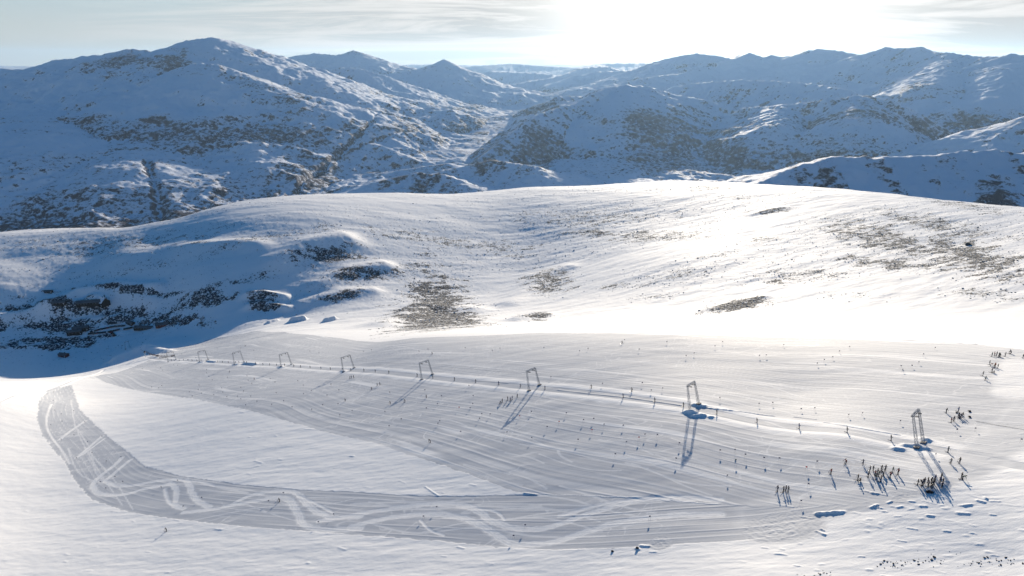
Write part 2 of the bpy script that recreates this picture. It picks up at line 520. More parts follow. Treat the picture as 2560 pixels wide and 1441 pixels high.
TR = [  # turns carved by racers, broom wide
    ([(232, 1218), (240, 1199), (286, 1163), (306, 1143)], 1.6), ([(263, 1202), (291, 1179), (326, 1149)], 1.5),
    ([(233, 1216), (245, 1232), (290, 1238), (330, 1232), (360, 1222), (400, 1215), (430, 1209)], 1.7), ([(263, 1203), (290, 1215), (340, 1212), (390, 1203), (450, 1198)], 1.5),
    ([(425, 1207), (440, 1222), (441, 1243), (437, 1262), (460, 1272)], 1.5), ([(412, 1222), (416, 1240), (424, 1256), (436, 1264)], 0.9),
    ([(465, 1200), (475, 1215), (480, 1232), (495, 1252), (525, 1268)], 1.6), ([(445, 1200), (500, 1205), (535, 1215)], 0.9),
    ([(215, 1052), (180, 1075), (148, 1100)], 1.2), ([(256, 1090), (230, 1112), (194, 1143)], 1.2), ([(262, 1096), (240, 1112), (205, 1138)], 0.9),
    ([(130, 1010), (118, 1040), (120, 1075), (150, 1120), (176, 1160)], 0.8),
    ([(460, 1281), (560, 1268), (622, 1240), (690, 1228), (740, 1232), (770, 1262), (797, 1281), (836, 1293), (900, 1292)], 1.5),
    ([(583, 1262), (640, 1252), (692, 1243), (723, 1250), (746, 1285), (762, 1312), (816, 1324), (900, 1321)], 1.7),
    ([(740, 1236), (775, 1252), (815, 1272), (834, 1283)], 0.7),
    ([(800, 1303), (917, 1281), (1033, 1264), (1130, 1258), (1189, 1273), (1227, 1301), (1286, 1320), (1363, 1320), (1480, 1281), (1577, 1254), (1674, 1244), (1800, 1250)], 1.5),
    ([(878, 1316), (975, 1293), (1072, 1285), (1150, 1293), (1208, 1316), (1247, 1340), (1286, 1359), (1363, 1359), (1422, 1343), (1538, 1308), (1655, 1289), (1800, 1285)], 1.7),
    ([(1050, 1300), (1075, 1325), (1110, 1338)], 0.6), ([(1190, 1270), (1240, 1280), (1262, 1300)], 0.6), ([(1320, 1270), (1355, 1268), (1372, 1282)], 0.5),
    ([(1400, 1215), (1480, 1240), (1560, 1266), (1640, 1282)], 0.5), ([(1400, 1290), (1500, 1262), (1600, 1246), (1700, 1240)], 1.0),
    ([(1340, 1236), (1430, 1250), (1520, 1275), (1640, 1300)], 0.5), ([(620, 1232), (560, 1222), (505, 1208)], 0.5),
    ([(480, 1302), (560, 1285), (640, 1270), (720, 1262)], 0.4), ([(500, 1225), (640, 1237), (700, 1240)], 0.4), ([(590, 1275), (720, 1285), (800, 1290)], 0.4),
    ([(1300, 1110), (1400, 1125), (1500, 1150), (1620, 1170)], 0.35), ([(1070, 1075), (1060, 1095), (1105, 1115)], 0.3), ([(1395, 1125), (1402, 1140), (1430, 1155)], 0.5),
]
CEN = [(140, 1000), (150, 1060), (190, 1120), (240, 1190), (330, 1235), (470, 1250), (620, 1265), (760, 1278), (900, 1285), (1050, 1295), (1200, 1300), (1350, 1300), (1500, 1300), (1650, 1295), (1800, 1290)]
TR = [(pl, wd * 0.88) for pl, wd in TR]
for i in range(15):                       # single runs of skis, weaving over one another
    i0 = random.randrange(0, len(CEN) - 3)
    ln = random.randint(2, 5)
    off = random.uniform(-1, 1)
    pl = []
    for c_ in CEN[i0:i0 + ln + 1]:
        off = max(-1, min(1, off + random.uniform(-0.9, 0.9)))
        pl.append((c_[0] + (38 * off if c_[0] < 260 else random.uniform(-25, 25)), c_[1] + (0 if c_[0] < 260 else 40 * off)))
    TR.append((pl, random.uniform(0.22, 0.45)))
for i in range(70):
    u, v = random.uniform(900, 2200), random.uniform(860, 1200)
    ln = random.uniform(60, 260)
    sl_ = 0.02 + (v - 860) / 340 * 0.32
    TR.append(([(u + ln * t_, v + ln * t_ * (sl_ + 0.10 * math.sin(3 * t_ + i))) for t_ in (0, .33, .66, 1)], random.uniform(0.18, 0.4)))
for pl, wd in TR:
    # smooth the walked line
    q = PL(pl)
    qq = []
    for i in range(len(q) - 1):
        p0, p1, p2, p3 = q[max(i - 1, 0)], q[i], q[i + 1], q[min(i + 2, len(q) - 1)]
        for tt in np.linspace(0, 1, 6, endpoint=(i == len(q) - 2)):
            qq.append(0.5 * ((2 * p1) + (-p0 + p2) * tt + (2 * p0 - 5 * p1 + 4 * p2 - p3) * tt ** 2 + (-p0 + 3 * p1 - 3 * p2 + p3) * tt ** 3))
    s, d = poly_dist(qq, wd * 2 + 2)
    if not d.size:
        continue
    d = d + 0.35 * wd * fbm(X[s] / 2.5, Y[s] / 2.5, 2, 91)
    k = sstep(wd * 1.25, wd * 0.45, d)
    k *= 0.85 + 0.5 * fbm(X[s] / 1.3, Y[s] / 1.3, 3, 92) + 0.25 * np.sin(d * 9.0)
    track[s] = np.maximum(track[s], np.clip(k * 1.25, 0, 1) * (0.9 if wd > 0.5 else 0.6))
    Z[s] -= (0.04 if wd > 0.5 else 0.006) * k

# worn way up the right of the run
ww = PL([(2640, 960), (2560, 1050), (2500, 1105), (2450, 1150), (2340, 1195), (2200, 1235), (2060, 1262), (1900, 1290)])
s, d = poly_dist(ww, 14)
k = sstep(7.5, 3.5, d + 1.5 * fbm(X[s] / 6, Y[s] / 6, 2, 95))
groom[s] = np.maximum(groom[s] * (1 - 0.4 * k), 0.8 * k)
s, d = poly_dist(PL([(2545, 905), (2532, 940), (2528, 985)]), 12)
groom[s] *= 1 - 0.85 * sstep(6, 3, d)


# ------------------------------------------------------------------ heaps, blocks and drifts on the snow
def mound(u1, v1, u2, v2, wd, h, sharp=2.4):
    a, b = P(u1, v1), P(u2, v2)
    s = window([a, b], wd * 3 + 2)
    x, y = X[s], Y[s]
    d, tt = seg_dist(x, y, a, b)
    n = 1 + 0.35 * fbm(x / (wd * 0.8), y / (wd * 0.8), 3, int(u1))
    Z[s] += h * np.exp(-(d / (wd * n)) ** sharp)
    groom[s] *= 1 - np.exp(-(d / (wd * 1.3)) ** 4)
    track[s] *= 1 - np.exp(-(d / (wd * 1.3)) ** 4)


for k_ in range(15):                      # ragged little wall of shovelled snow
    mound(2038 + 5 * k_ + random.uniform(-2, 2), 1285 - 0.3 * k_ + random.uniform(-1, 1), 2041 + 5 * k_, 1284 - 0.3 * k_ + random.uniform(-1.5, 1.5), 0.40, random.uniform(0.12, 0.30), 2.0)
for m in [(2262, 1114, 2292, 1117, 0.9, 0.6, 2.0), (2292, 1119, 2316, 1123, 1.0, 0.6, 2.0), (2308, 1098, 2318, 1103, 0.9, 0.7, 2.0),
          (2238, 1122, 2252, 1124, 0.9, 0.5, 2.4), (1716, 1031, 1728, 1033, 1.0, 0.8, 2.0), (1728, 1031, 1752, 1036, 0.9, 0.5, 2.4), (1734, 1041, 1760, 1040, 0.8, 0.6, 2.4),
          (1776, 1043, 1780, 1043, 0.8, 0.4, 2.4), (1736, 1012, 1760, 1016, 1.0, 0.6, 2.4),
          (735, 803, 757, 800, 5.0, 5.5, 4), (816, 803, 833, 799, 4.5, 4.5, 4), (672, 808, 690, 802, 3.5, 2.5, 4),
          (300, 900, 345, 884, 14, 7, 2.4), (345, 872, 420, 880, 7, 4.0, 2.2), (500, 905, 508, 905, 2, 0.8, 2), (588, 910, 596, 911, 2, 0.9, 2), (612, 909, 640, 911, 1.6, 1.4, 2),
          (520, 903, 540, 905, 1.4, 1.0, 2), (700, 917, 706, 918, 2, 1.0, 2), (856, 928, 862, 929, 1.6, 0.9, 2),
          (2178, 1268, 2192, 1263, 0.36, 0.24, 2), (2220, 1257, 2228, 1254, 0.3, 0.18, 2), (2245, 1268, 2255, 1266, 0.3, 0.18, 2), (2300, 1265, 2316, 1265, 0.24, 0.18, 2),
          (2410, 1264, 2428, 1262, 0.3, 0.21, 2), (2395, 1283, 2420, 1284, 0.4, 0.2, 2), (2444, 1252, 2460, 1256, 0.36, 0.24, 2), (2462, 1245, 2466, 1248, 0.24, 0.3, 2),
          (2318, 1288, 2332, 1290, 0.3, 0.21, 2), (2272, 1253, 2286, 1254, 0.24, 0.15, 2), (1998, 1291, 2028, 1296, 0.18, 0.12, 2),
          (2040, 1328, 2062, 1338, 0.25, 0.2, 2), (2052, 1323, 2060, 1327, 0.2, 0.2, 2), (1590, 1371, 1598, 1374, 0.3, 0.2, 2), (1602, 1364, 1622, 1366, 0.4, 0.2, 2), (1905, 1369, 1918, 1370, 0.2, 0.12, 2),
          ]:
    mound(*m)
for i in range(60):                      # broken drift edges in the lower right
    u = random.uniform(2130, 2560) if i % 3 else random.uniform(1900, 2500)
    v = random.uniform(1225, 1320) if i % 3 else random.uniform(1300, 1440)
    ln = random.uniform(5, 26) * (1.0 if i % 4 else 2.2)
    sl_ = random.uniform(0.02, 0.30)
    k = random.random()
    pl = PL([(u, v), (u + ln * 0.5, v + ln * 0.5 * sl_ + random.uniform(-1, 1)), (u + ln, v + ln * sl_)])
    ridge(pl, random.uniform(0.16, 0.30), 0.03 + 0.12 * k * k, 2.0)
for i in range(220):                      # small crusts over the rest of the untouched snow
    u, v = random.uniform(-200, 2560), random.uniform(960, 1441)
    q = P(u, v)
    if inpoly(np.array([q[0]]), np.array([q[1]]), polyA)[0] or inpoly(np.array([q[0]]), np.array([q[1]]), polyB)[0]:
        continue
    ln = random.uniform(4, 18)
    ridge(PL([(u, v), (u + ln, v + ln * random.uniform(-0.15, 0.3))]), random.uniform(0.2, 0.4), random.uniform(0.03, 0.12))
# churned snow where the machine turned
for (u, v, ru, rad) in [(1925, 1325, 0, 7.0), (1975, 1315, 1, 8.0), (1650, 1358, 2, 3.2), (2247, 1243, 3, 2.6)]:
    c = P(u, v)
    s = window([c], rad * 1.6)
    x, y = X[s] - c[0], Y[s] - c[1]
    rr = np.hypot(x, y) + 0.6 * fbm(x / 2, y / 2, 2, 7)
    k = sstep(rad, rad * 0.7, rr)
    ang = np.arctan2(y, x)
    ringy = np.sin(rr * 3.4 + ru + ang * 0.7)
    Z[s] += k * (0.035 * ringy * (0.4 + fbm(x / 3, y / 3, 2, 16)) + 0.05 * fbm(x / 0.6, y / 0.6, 2, 6))
    groom[s] = groom[s] * (1 - k) + k * 0.85

# ------------------------------------------------------------------ moraine hill behind: rocks under thin snow
BL = [  # centre, half sizes, lean, amount
    (1090, 790, 135, 44, -6, 1.0), (1080, 742, 100, 26, -5, .75), (1370, 705, 85, 50, -12, .72), (1335, 793, 60, 13, -6, .95), (1540, 715, 60, 14, -8, .6),
    (1840, 765, 115, 17, -14, .98), (2210, 600, 350, 66, 18, .72), (2430, 640, 240, 80, 22, .82), (1990, 690, 190, 28, -6, .62), (1800, 640, 120, 14, -10, .5), (1900, 600, 120, 16, -10, .5), (1650, 740, 90, 16, -10, .5), (2450, 735, 130, 24, 6, .6),
    (2120, 740, 120, 18, 2, .42), (2230, 660, 240, 22, 6, .75), (1680, 690, 150, 30, -14, .55), (1480, 545, 330, 55, -8, .52), (1620, 590, 220, 25, -4, .62), (1500, 585, 200, 20, -3, .60),
    (1290, 640, 130, 16, -3, .5), (1150, 610, 320, 34, -3, .56), (820, 640, 125, 30, -8, .9), (900, 690, 110, 30, -8, .82), (850, 745, 70, 16, -10, .85), (1000, 680, 60, 18, -8, .7),
    (660, 750, 60, 26, 6, .95), (665, 770, 50, 12, 6, .95), (500, 745, 115, 30, -6, .98), (430, 800, 110, 20, 4, .92), (330, 742, 150, 16, -10, 1.0), (140, 775, 170, 22, -12, 1.0), (230, 778, 210, 26, -8, .85), (600, 700, 120, 20, -8, .6),
    (120, 820, 180, 24, -10, .92), (150, 855, 170, 16, -6, .95), (60, 870, 120, 14, -3, .9), (300, 800, 90, 12, -6, .5), (270, 842, 100, 9, -10, .8), (360, 790, 120, 16, -6, .8),
    (1930, 528, 70, 10, -10, .75), (1760, 470, 110, 12, 2, .55), (1850, 495, 120, 10, 4, .5), (300, 610, 420, 50, -10, .50), (700, 590, 300, 30, -8, .5), (330, 670, 380, 40, -10, .42), (2400, 510, 200, 26, 16, .6),
    (2330, 560, 280, 34, 14, .66), (2420, 610, 30, 9, 12, .95), (500, 615, 60, 8, -4, .6), (120, 730, 18, 4, 0, .9), (60, 935, 60, 5, -8, .0),
    (2260, 1418, 40, 9, 10, .46), (2330, 1392, 50, 12, 6, .36), (2500, 1405, 60, 12, 6, .42), (2050, 1440, 60, 8, 6, .40), (640, 1405, 60, 12, 0, .0)]
dens = np.zeros_like(Z)
for (u, v, a, b, lean, amt) in BL:
    if amt <= 0:
        continue
    c, e1, e2 = P(u, v), P(u + a, v + lean * a / 100.0), P(u, v + b * 0.9)
    s = window([c, e1, 2 * c - e1, e2, 2 * c - e2], 8)
    M = np.linalg.inv(np.stack([e1 - c, e2 - c], 1))
    x, y = X[s] - c[0], Y[s] - c[1]
    p_, q_ = M[0, 0] * x + M[0, 1] * y, M[1, 0] * x + M[1, 1] * y
    wb = 0.75 * fbm(XW[s] / 50, YW[s] / 22, 4, 101) + 0.3 * fbm(X[s] / 12, Y[s] / 12, 2, 102)
    rr = np.sqrt(p_ ** 2 + q_ ** 2) + wb
    dens[s] = np.maximum(dens[s], amt * sstep(1.45, 0.05, rr))
hill = sstep(560, 720, RR)
# a thin scatter of small stones nearly everywhere, but for the wind-filled gullies
bare = sstep(780, 900, RR) * 0.27
for pl, wd in [([(1180, 835), (1235, 760), (1230, 700)], 26), ([(1250, 800), (1450, 680), (1700, 620), (1900, 560), (2100, 500), (2300, 480)], 46), ([(480, 850), (640, 700), (700, 640)], 30), ([(1000, 520), (1500, 490), (1900, 480)], 22),
               ([(300, 600), (700, 520), (1100, 500)], 16)]:
    s, d = poly_dist(PL(pl), wd * 3)
    bare[s] *= sstep(wd * 0.6, wd * 2.2, d + 0.5 * wd * fbm(XW[s] / 60, YW[s] / 25, 3, 131))
dens = np.maximum(dens, bare)
pat = 0.55 * fbm(XW / 32, YW / 11, 4, 111) + 0.6 * fbm(X / 10, Y / 10, 3, 114)
fine = fbm(X / 3.2, Y / 3.2, 3, 112)
spk = fbm(XW / 5.0, YW / 3.2, 3, 113)
rock = np.clip(dens * (0.80 + 0.95 * pat) + (dens > 0.02) * 0.10 * fine, 0, 1) * np.where(RR > 420, 1, 0.9)
rock = np.clip(rock + 0.14 * (dens > 0) * spk, 0, 0.62)
rock *= sstep(380, 520, RR) * 0.45 + 0.55
Z += hill * (fbm(XW / 150, YW / 60, 3, 121) * 2.0 + fbm(XW / 45, YW / 14, 3, 122) * 0.6)
Z += hill * (0.25 + 1.0 * dens) * (fine * 0.42 + fbm(X / 8, Y / 8, 2, 123) * 0.5)
# hollows and terraces round the huts
for pl, wd, h in [([(120, 778), (200, 742), (290, 724), (385, 729)], 13, 11.0), ([(0, 803), (90, 792), (170, 778), (235, 768)], 11, 9.0), ([(235, 757), (300, 745), (380, 762)], 10, 7.0),
                  ([(150, 815), (215, 803), (300, 794)], 5, 2.2), ([(0, 872), (120, 868), (200, 858)], 6, 3.0), ([(620, 742), (660, 738), (710, 748)], 9, 6), ([(620, 770), (665, 762), (715, 776)], 8, 5),
                  ([(470, 622), (560, 614), (640, 618)], 22, 6), ([(690, 660), (760, 620), (860, 600)], 26, 10), ([(800, 715), (880, 680), (960, 668)], 20, 7), ([(760, 760), (850, 735), (930, 730)], 16, 5),
                  ([(950, 815), (1060, 770), (1180, 775)], 22, 5), ([(1290, 800), (1360, 790)], 14, 4), ([(1270, 760), (1350, 690), (1420, 670)], 20, 4), ([(1780, 775), (1900, 745)], 14, 3.5),
                  ([(1880, 538), (1950, 520)], 12, 2.5)]:
    ridge(PL(pl), wd, h)

snow_near = snow_material('windblown_snow', True)
slope = grid_mesh('snow_ground', X, Y, Z, np.stack([rock, groom, track], -1), snow_near)


def ground_z(x, y):
    """height of the finished sheet at a point"""
    r = math.hypot(x, y)
    a, lr = math.atan2(x, y), math.log(r)
    i = min(max(int((a - AZ0) / (AZ1 - AZ0) * (NA - 1)), 0), NA - 2)
    j = min(max(int(np.searchsorted(glr, lr)) - 1, 0), NR - 2)
    fa = (a - gaz[i]) / (gaz[i + 1] - gaz[i])
    fr = (lr - glr[j]) / (glr[j + 1] - glr[j])
    return float((Z[i, j] * (1 - fa) + Z[i + 1, j] * fa) * (1 - fr) + (Z[i, j + 1] * (1 - fa) + Z[i + 1, j + 1] * fa) * fr)


def G3(u, v, dz=0.0):
    q = P(u, v)
    return Vector((q[0], q[1], ground_z(q[0], q[1]) + dz))


# ------------------------------------------------------------------ the valley and the mountains beyond
def W3(u, v, km):
    x, y, z = ray(u, v)
    return (x * km * 1000, y * km * 1000, z * km * 1000)


MT = [  # ridge line (u, v, km), steepness, depth over which it flattens, roundness of the crest
    ([(-500, 210, 9.5), (-150, 190, 9.2), (0, 172, 9), (85, 174, 8.8), (150, 148, 8.5), (210, 146, 8.3), (212, 139, 8.3), (240, 139, 8.3), (296, 130, 8.2), (320, 123, 8.2), (362, 125, 8.2), (380, 131, 8.2), (430, 118, 8.2), (480, 99, 8.2),
      (530, 93, 8.2), (580, 104, 8.4), (640, 130, 8.6), (700, 158, 8.8), (740, 185, 9.0), (800, 240, 9.0)], .29, 3000, 40),
    ([(440, 182, 7.0), (490, 158, 6.8), (530, 160, 6.6), (580, 175, 6.5), (640, 200, 6.3), (700, 233, 6.2), (760, 275, 6.1), (830, 308, 6.2), (900, 325, 6.4)], .30, 1500, 60),
    ([(120, 260, 6.6), (40, 330, 5.4)], .22, 1500, 400), ([(330, 300, 6.0), (300, 400, 4.7)], .22, 1500, 400),
    ([(700, 150, 12.5), (740, 139, 12.5), (790, 133, 12.5), (840, 138, 12.4), (872, 132, 12.3), (885, 126, 12.3), (898, 132, 12.3), (930, 143, 12.3), (985, 163, 12.4), (1040, 182, 12.5)], .30, 620),
    ([(790, 190, 9.6), (850, 168, 9.4), (900, 172, 9.3), (960, 188, 9.3), (1030, 215, 9.3), (1100, 245, 9.4), (1180, 272, 9.5)], .40, 450),
    ([(960, 187, 12), (1020, 178, 11.6), (1070, 165, 11.3), (1095, 159, 11.1), (1104, 151, 11.1), (1110, 148, 11.1), (1117, 152, 11.1), (1130, 163, 11.1), (1200, 192, 11), (1260, 230, 11), (1320, 256, 11.2)], .42, 520),
    ([(1180, 165, 21), (1280, 158, 22), (1400, 166, 22), (1440, 170, 21), (1500, 158, 23), (1640, 156, 24), (1900, 160, 24)], .2, 420),
    ([(700, 165, 26), (900, 163, 26), (1090, 160, 27), (1200, 163, 28)], .2, 500), ([(-600, 165, 34), (-20, 168, 34), (30, 172, 34)], .15, 500),
    ([(1160, 185, 16), (1220, 178, 16), (1300, 180, 15.5), (1380, 185, 15)], .28, 420), ([(1260, 215, 12.5), (1340, 200, 13), (1400, 190, 13.5), (1450, 170, 14.5), (1520, 165, 15)], .3, 400),
    ([(1430, 190, 12.6), (1500, 178, 12.8), (1590, 175, 12.5), (1640, 154, 11.5), (1700, 139, 11.3), (1745, 133, 11.2), (1800, 141, 11.2), (1832, 147, 11.1), (1850, 138, 11.1), (1862, 142, 11), (1874, 132, 11), (1888, 138, 11), (1910, 146, 11), (1925, 138, 11), (1960, 143, 11),
      (2010, 134, 11), (2022, 126, 11), (2050, 122, 11), (2110, 129, 11), (2170, 142, 11), (2195, 128, 10.4), (2215, 118, 10.4), (2250, 121, 10.3), (2300, 117, 10.2), (2330, 129, 9.9), (2380, 133, 9.5), (2450, 142, 9.2), (2500, 141, 9), (2530, 134, 9), (2560, 138, 9),
      (3100, 130, 9)], .34, 640),
    ([(1560, 205, 9.2), (1640, 190, 9.4), (1700, 185, 9.8), (1760, 165, 10.4)], .35, 400),
    ([(2380, 150, 9.2), (2340, 210, 7.9)], .4, 700, 350), ([(2540, 160, 8.5), (2500, 240, 7.4)], .4, 700, 350),
    ([(1380, 268, 7.4), (1400, 240, 7.5), (1440, 240, 7.6), (1480, 245, 7.8)], .45, 400),
    ([(1200, 395, 4.9), (1280, 335, 5.3), (1340, 288, 5.8), (1400, 268, 6.1), (1440, 258, 6.3), (1500, 225, 6.6), (1560, 212, 6.8), (1620, 216, 6.9), (1680, 235, 7.0), (1760, 250, 7.0), (1840, 272, 7.0)], .52, 600),
    ([(1560, 213, 6.8), (1550, 270, 6.1)], .4, 800, 350),
    ([(1690, 215, 8.2), (1760, 206, 8.1), (1850, 200, 8), (1940, 202, 7.9), (2050, 212, 7.6), (2120, 225, 7.2)], .42, 500),
    ([(1860, 270, 6.6), (1960, 262, 6.5), (2060, 250, 6.4), (2150, 238, 6.4), (2230, 252, 6.3), (2300, 290, 6.2), (2370, 340, 6.1), (2440, 375, 6.1)], .55, 620),
    ([(2160, 240, 6.4), (2150, 290, 5.8)], .45, 800, 300), ([(1960, 262, 6.5), (1940, 310, 5.8)], .45, 800, 300),
    ([(2600, 280, 5.6), (2800, 240, 5.8), (3200, 200, 6.0)], .4, 500),
    ([(1120, 425, 4.3), (1230, 400, 4.4), (1330, 415, 4.3)], .3, 160), ([(940, 455, 4.0), (1040, 432, 4.05), (1120, 440, 4.0)], .28, 160), ([(1000, 425, 4.7), (1120, 408, 4.8)], .22, 120),
    ([(880, 400, 5.2), (1000, 385, 5.4), (1130, 372, 5.6)], .12, 90), ([(1210, 330, 6.6), (1290, 300, 7.2), (1330, 285, 7.6)], .12, 80),
    ([(1860, 470, 2.35), (1920, 448, 2.4), (1985, 425, 2.45), (2060, 395, 2.55), (2150, 393, 2.6), (2250, 390, 2.65), (2350, 386, 2.7), (2450, 379, 2.75), (2560, 379, 2.8), (3100, 380, 2.9)], .34, 420),
]
FA, FR_ = int(1500 * QUAL), int(760 * QUAL)
faz = np.linspace(R(-54), R(54), FA)
flr = np.concatenate([np.linspace(math.log(1900), math.log(3300), int(FR_ * .14), endpoint=False), np.linspace(math.log(3300), math.log(12500), int(FR_ * .68), endpoint=False),
                      np.linspace(math.log(12500), math.log(43000), FR_ - int(FR_ * .14) - int(FR_ * .68))])
A2, L2 = np.meshgrid(faz, flr, indexing='ij')
RF = np.exp(L2)
X2, Y2 = RF * np.sin(A2), RF * np.cos(A2)
calm = 1 - 0.6 * sstep(5000, 7000, RF) * sstep(13500, 11000, RF)
floor_ = -770 + calm * (20 * fbm(X2 / 1300, Y2 / 1300, 4, 201) + 10 * fbm(X2 / 260, Y2 / 260, 3, 202))
floor_ += sstep(9000, 26000, RF) * 420 + sstep(12000, 30000, RF) * 130 * fbm(X2 / 4200, Y2 / 4200, 4, 203, ridged=True)
floor_ += sstep(4200, 3000, RF) * -60
floor_ -= np.clip(5600 - RF, 0, 2200) * 0.21 * sstep(R(-9), R(-15), A2)
H = floor_.copy()
win_d = np.full(H.shape, 1e5)
win_s = np.zeros(H.shape)
wide = fbm(X2 / 1500, Y2 / 1500, 4, 211)
fin = fbm(X2 / 420, Y2 / 420, 4, 212, ridged=True)
crag = fbm(X2 / 70, Y2 / 70, 3, 219)
s0 = 0.0
for k_, (rl, stp, dep, *rnd) in enumerate(MT):
    rnd = (rnd[0] if rnd else 25) * 0.6
    q = [W3(*p) for p in rl]
    zr = np.array([p[2] for p in q])
    zmax, reach = zr.max(), None
    reach = (zmax + 830) / stp * 2.6
    for a, b in zip(q[:-1], q[1:]):
        p = np.array([a[:2], b[:2]])
        r = np.hypot(p[:, 0], p[:, 1])
        an = np.arctan2(p[:, 0], p[:, 1])
        r0_, r1_ = max(r.min() - reach, 1900), r.max() + reach
        pad = reach / max(r.min(), 1)
        i0, i1 = np.searchsorted(faz, [an.min() - pad, an.max() + pad])
        j0, j1 = np.searchsorted(flr, [math.log(r0_), math.log(r1_)])
        sl2 = (slice(i0, i1), slice(j0, j1))
        x, y = X2[sl2], Y2[sl2]
        if not x.size:
            continue
        d, t_ = seg_dist(x, y, a, b)
        ln = math.hypot(b[0] - a[0], b[1] - a[1])
        de = (np.sqrt(d * d + rnd * rnd) - rnd) * (1 + 0.34 * wide[sl2])
        drop = dep * (1 - np.exp(-de * stp / dep)) + de * stp * 0.22
        ag = np.clip(d / 260.0, 0, 1)
        h = a[2] + (b[2] - a[2]) * t_ - drop + 16 * crag[sl2] * (1 - ag) * (a[2] > -620) + (fin[sl2] - 0.25) * 40 * ag * np.clip(drop / 160, 0.15, 1)
        up = h > H[sl2]
        H[sl2] = np.where(up, h, H[sl2])
        win_d[sl2] = np.where(up, d, win_d[sl2])
        win_s[sl2] = np.where(up, s0 + t_ * ln, win_s[sl2])
        s0 += ln
    s0 += 3333.0
above = np.clip((H - floor_) / 120, 0, 1)
gul = 0.6 * fbm(win_s / 110.0, win_d / 900.0, 3, 221) + 0.5 * fbm(win_s / 34.0, win_d / 420.0, 3, 229)
nearhill = RF < 3300
H += np.where(nearhill, 0.35, 1.0) * above * np.clip(win_d / 200, 0, 1) * (gul * 22 + fbm(X2 / 130, Y2 / 130, 3, 222) * 13)
H += above * fbm(X2 / 40, Y2 / 40, 2, 223) * 2.5 + (1 - above) * fbm(X2 / 90, Y2 / 90, 3, 224) * 4
# river gorges cut in the valley floor
for pl, wd, dp in [([(700, 500, 4.0), (760, 450, 4.4), (840, 405, 5.0), (905, 372, 5.5), (940, 345, 5.9), (940, 325, 6.3), (905, 315, 6.7)], 16, 26), ([(840, 405, 5.0), (960, 370, 5.5), (1060, 345, 6.0)], 12, 18),
                   ([(400, 560, 3.3), (395, 500, 3.7), (385, 440, 4.2), (365, 395, 4.7)], 22, 22)]:
    q = [W3(*p)[:2] for p in pl]
    d = np.full(H.shape, 1e9)
    for a, b in zip(q[:-1], q[1:]):
        d = np.minimum(d, seg_dist(X2, Y2, a, b)[0])
    d = d + 25 * fbm(X2 / 120, Y2 / 120, 2, 231)
    H -= dp * np.exp(-(d / wd) ** 2)
# steepness bares the rock
gx = np.gradient(H, axis=1) / np.gradient(RF, axis=1)
gy = np.gradient(H, axis=0) / (RF * (faz[1] - faz[0]))
slp = np.hypot(gx, gy)
rk2 = sstep(0.35, 1.0, slp + 0.25 * gul) * 0.35 + 0.11 + 0.05 + 0.20 * sstep(-150, -650, H) + 0.12 * wide + 0.50 * gul * above
FB = [(350, 165, 120, 22, .55, 7.8), (450, 185, 40, 26, .6, 7.4), (445, 215, 20, 25, .4, 7.0), (640, 290, 60, 14, .5, 6.2), (740, 285, 90, 30, .35, 6.0), (110, 545, 260, 40, .6, 3.2), (60, 480, 160, 40, .3, 3.8), (360, 545, 120, 30, .5, 3.3),
      (860, 240, 40, 20, .35, 8.6), (905, 245, 20, 12, .5, 8.3), (1220, 390, 60, 24, .7, 4.5), (1360, 360, 60, 12, .6, 5.3), (1330, 400, 60, 14, .4, 4.9), (1000, 455, 70, 20, .5, 4.0), (1100, 450, 60, 25, .55, 4.0),
      (1700, 325, 170, 38, .55, 5.6), (1620, 300, 70, 22, .4, 5.8), (1840, 350, 40, 35, .6, 5.3), (2150, 275, 100, 40, .55, 6.0), (2080, 310, 60, 30, .4, 5.6), (2200, 290, 60, 45, .3, 6.0), (1700, 185, 60, 14, .3, 10.5),
      (2300, 190, 60, 12, .4, 8), (2400, 165, 110, 14, .3, 8.8), (2250, 130, 60, 8, .3, 10), (2430, 300, 60, 30, .35, 6.6), (2090, 430, 110, 22, .45, 2.45), (2000, 435, 50, 12, .5, 2.4), (2500, 435, 70, 26, .6, 2.45),
      (385, 430, 16, 40, .08, 4.3), (780, 430, 80, 24, .4, 4.6)]
u2 = RF * 0
for (u, v, a, b, amt, km) in FB:
    c, e1, e2 = np.array(W3(u, v, km)[:2]), np.array(W3(u + a, v, km)[:2]), None
    half = np.hypot(*(e1 - c))
    rad = np.array(c) / np.hypot(*c)
    tang = np.array([rad[1], -rad[0]])
    x, y = X2 - c[0], Y2 - c[1]
    p_, q_ = (x * tang[0] + y * tang[1]) / half, (x * rad[0] + y * rad[1]) / (half * 0.9 + b * km * 2.2)
    rr = np.sqrt(p_ ** 2 + q_ ** 2) + 0.6 * wide + 0.45 * gul
    rk2 = rk2 + amt * (0.38 + 0.55 * gul) * sstep(1.3, 0.3, rr)
rk2 *= 1 - 0.85 * sstep(4800, 6200, RF) * (1 - above)
rk2 = np.clip(rk2, 0, 0.60)
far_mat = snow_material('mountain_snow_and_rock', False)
mountains = grid_mesh('mountains', X2, Y2, H, np.stack([rk2, rk2 * 0, rk2 * 0], -1), far_mat)


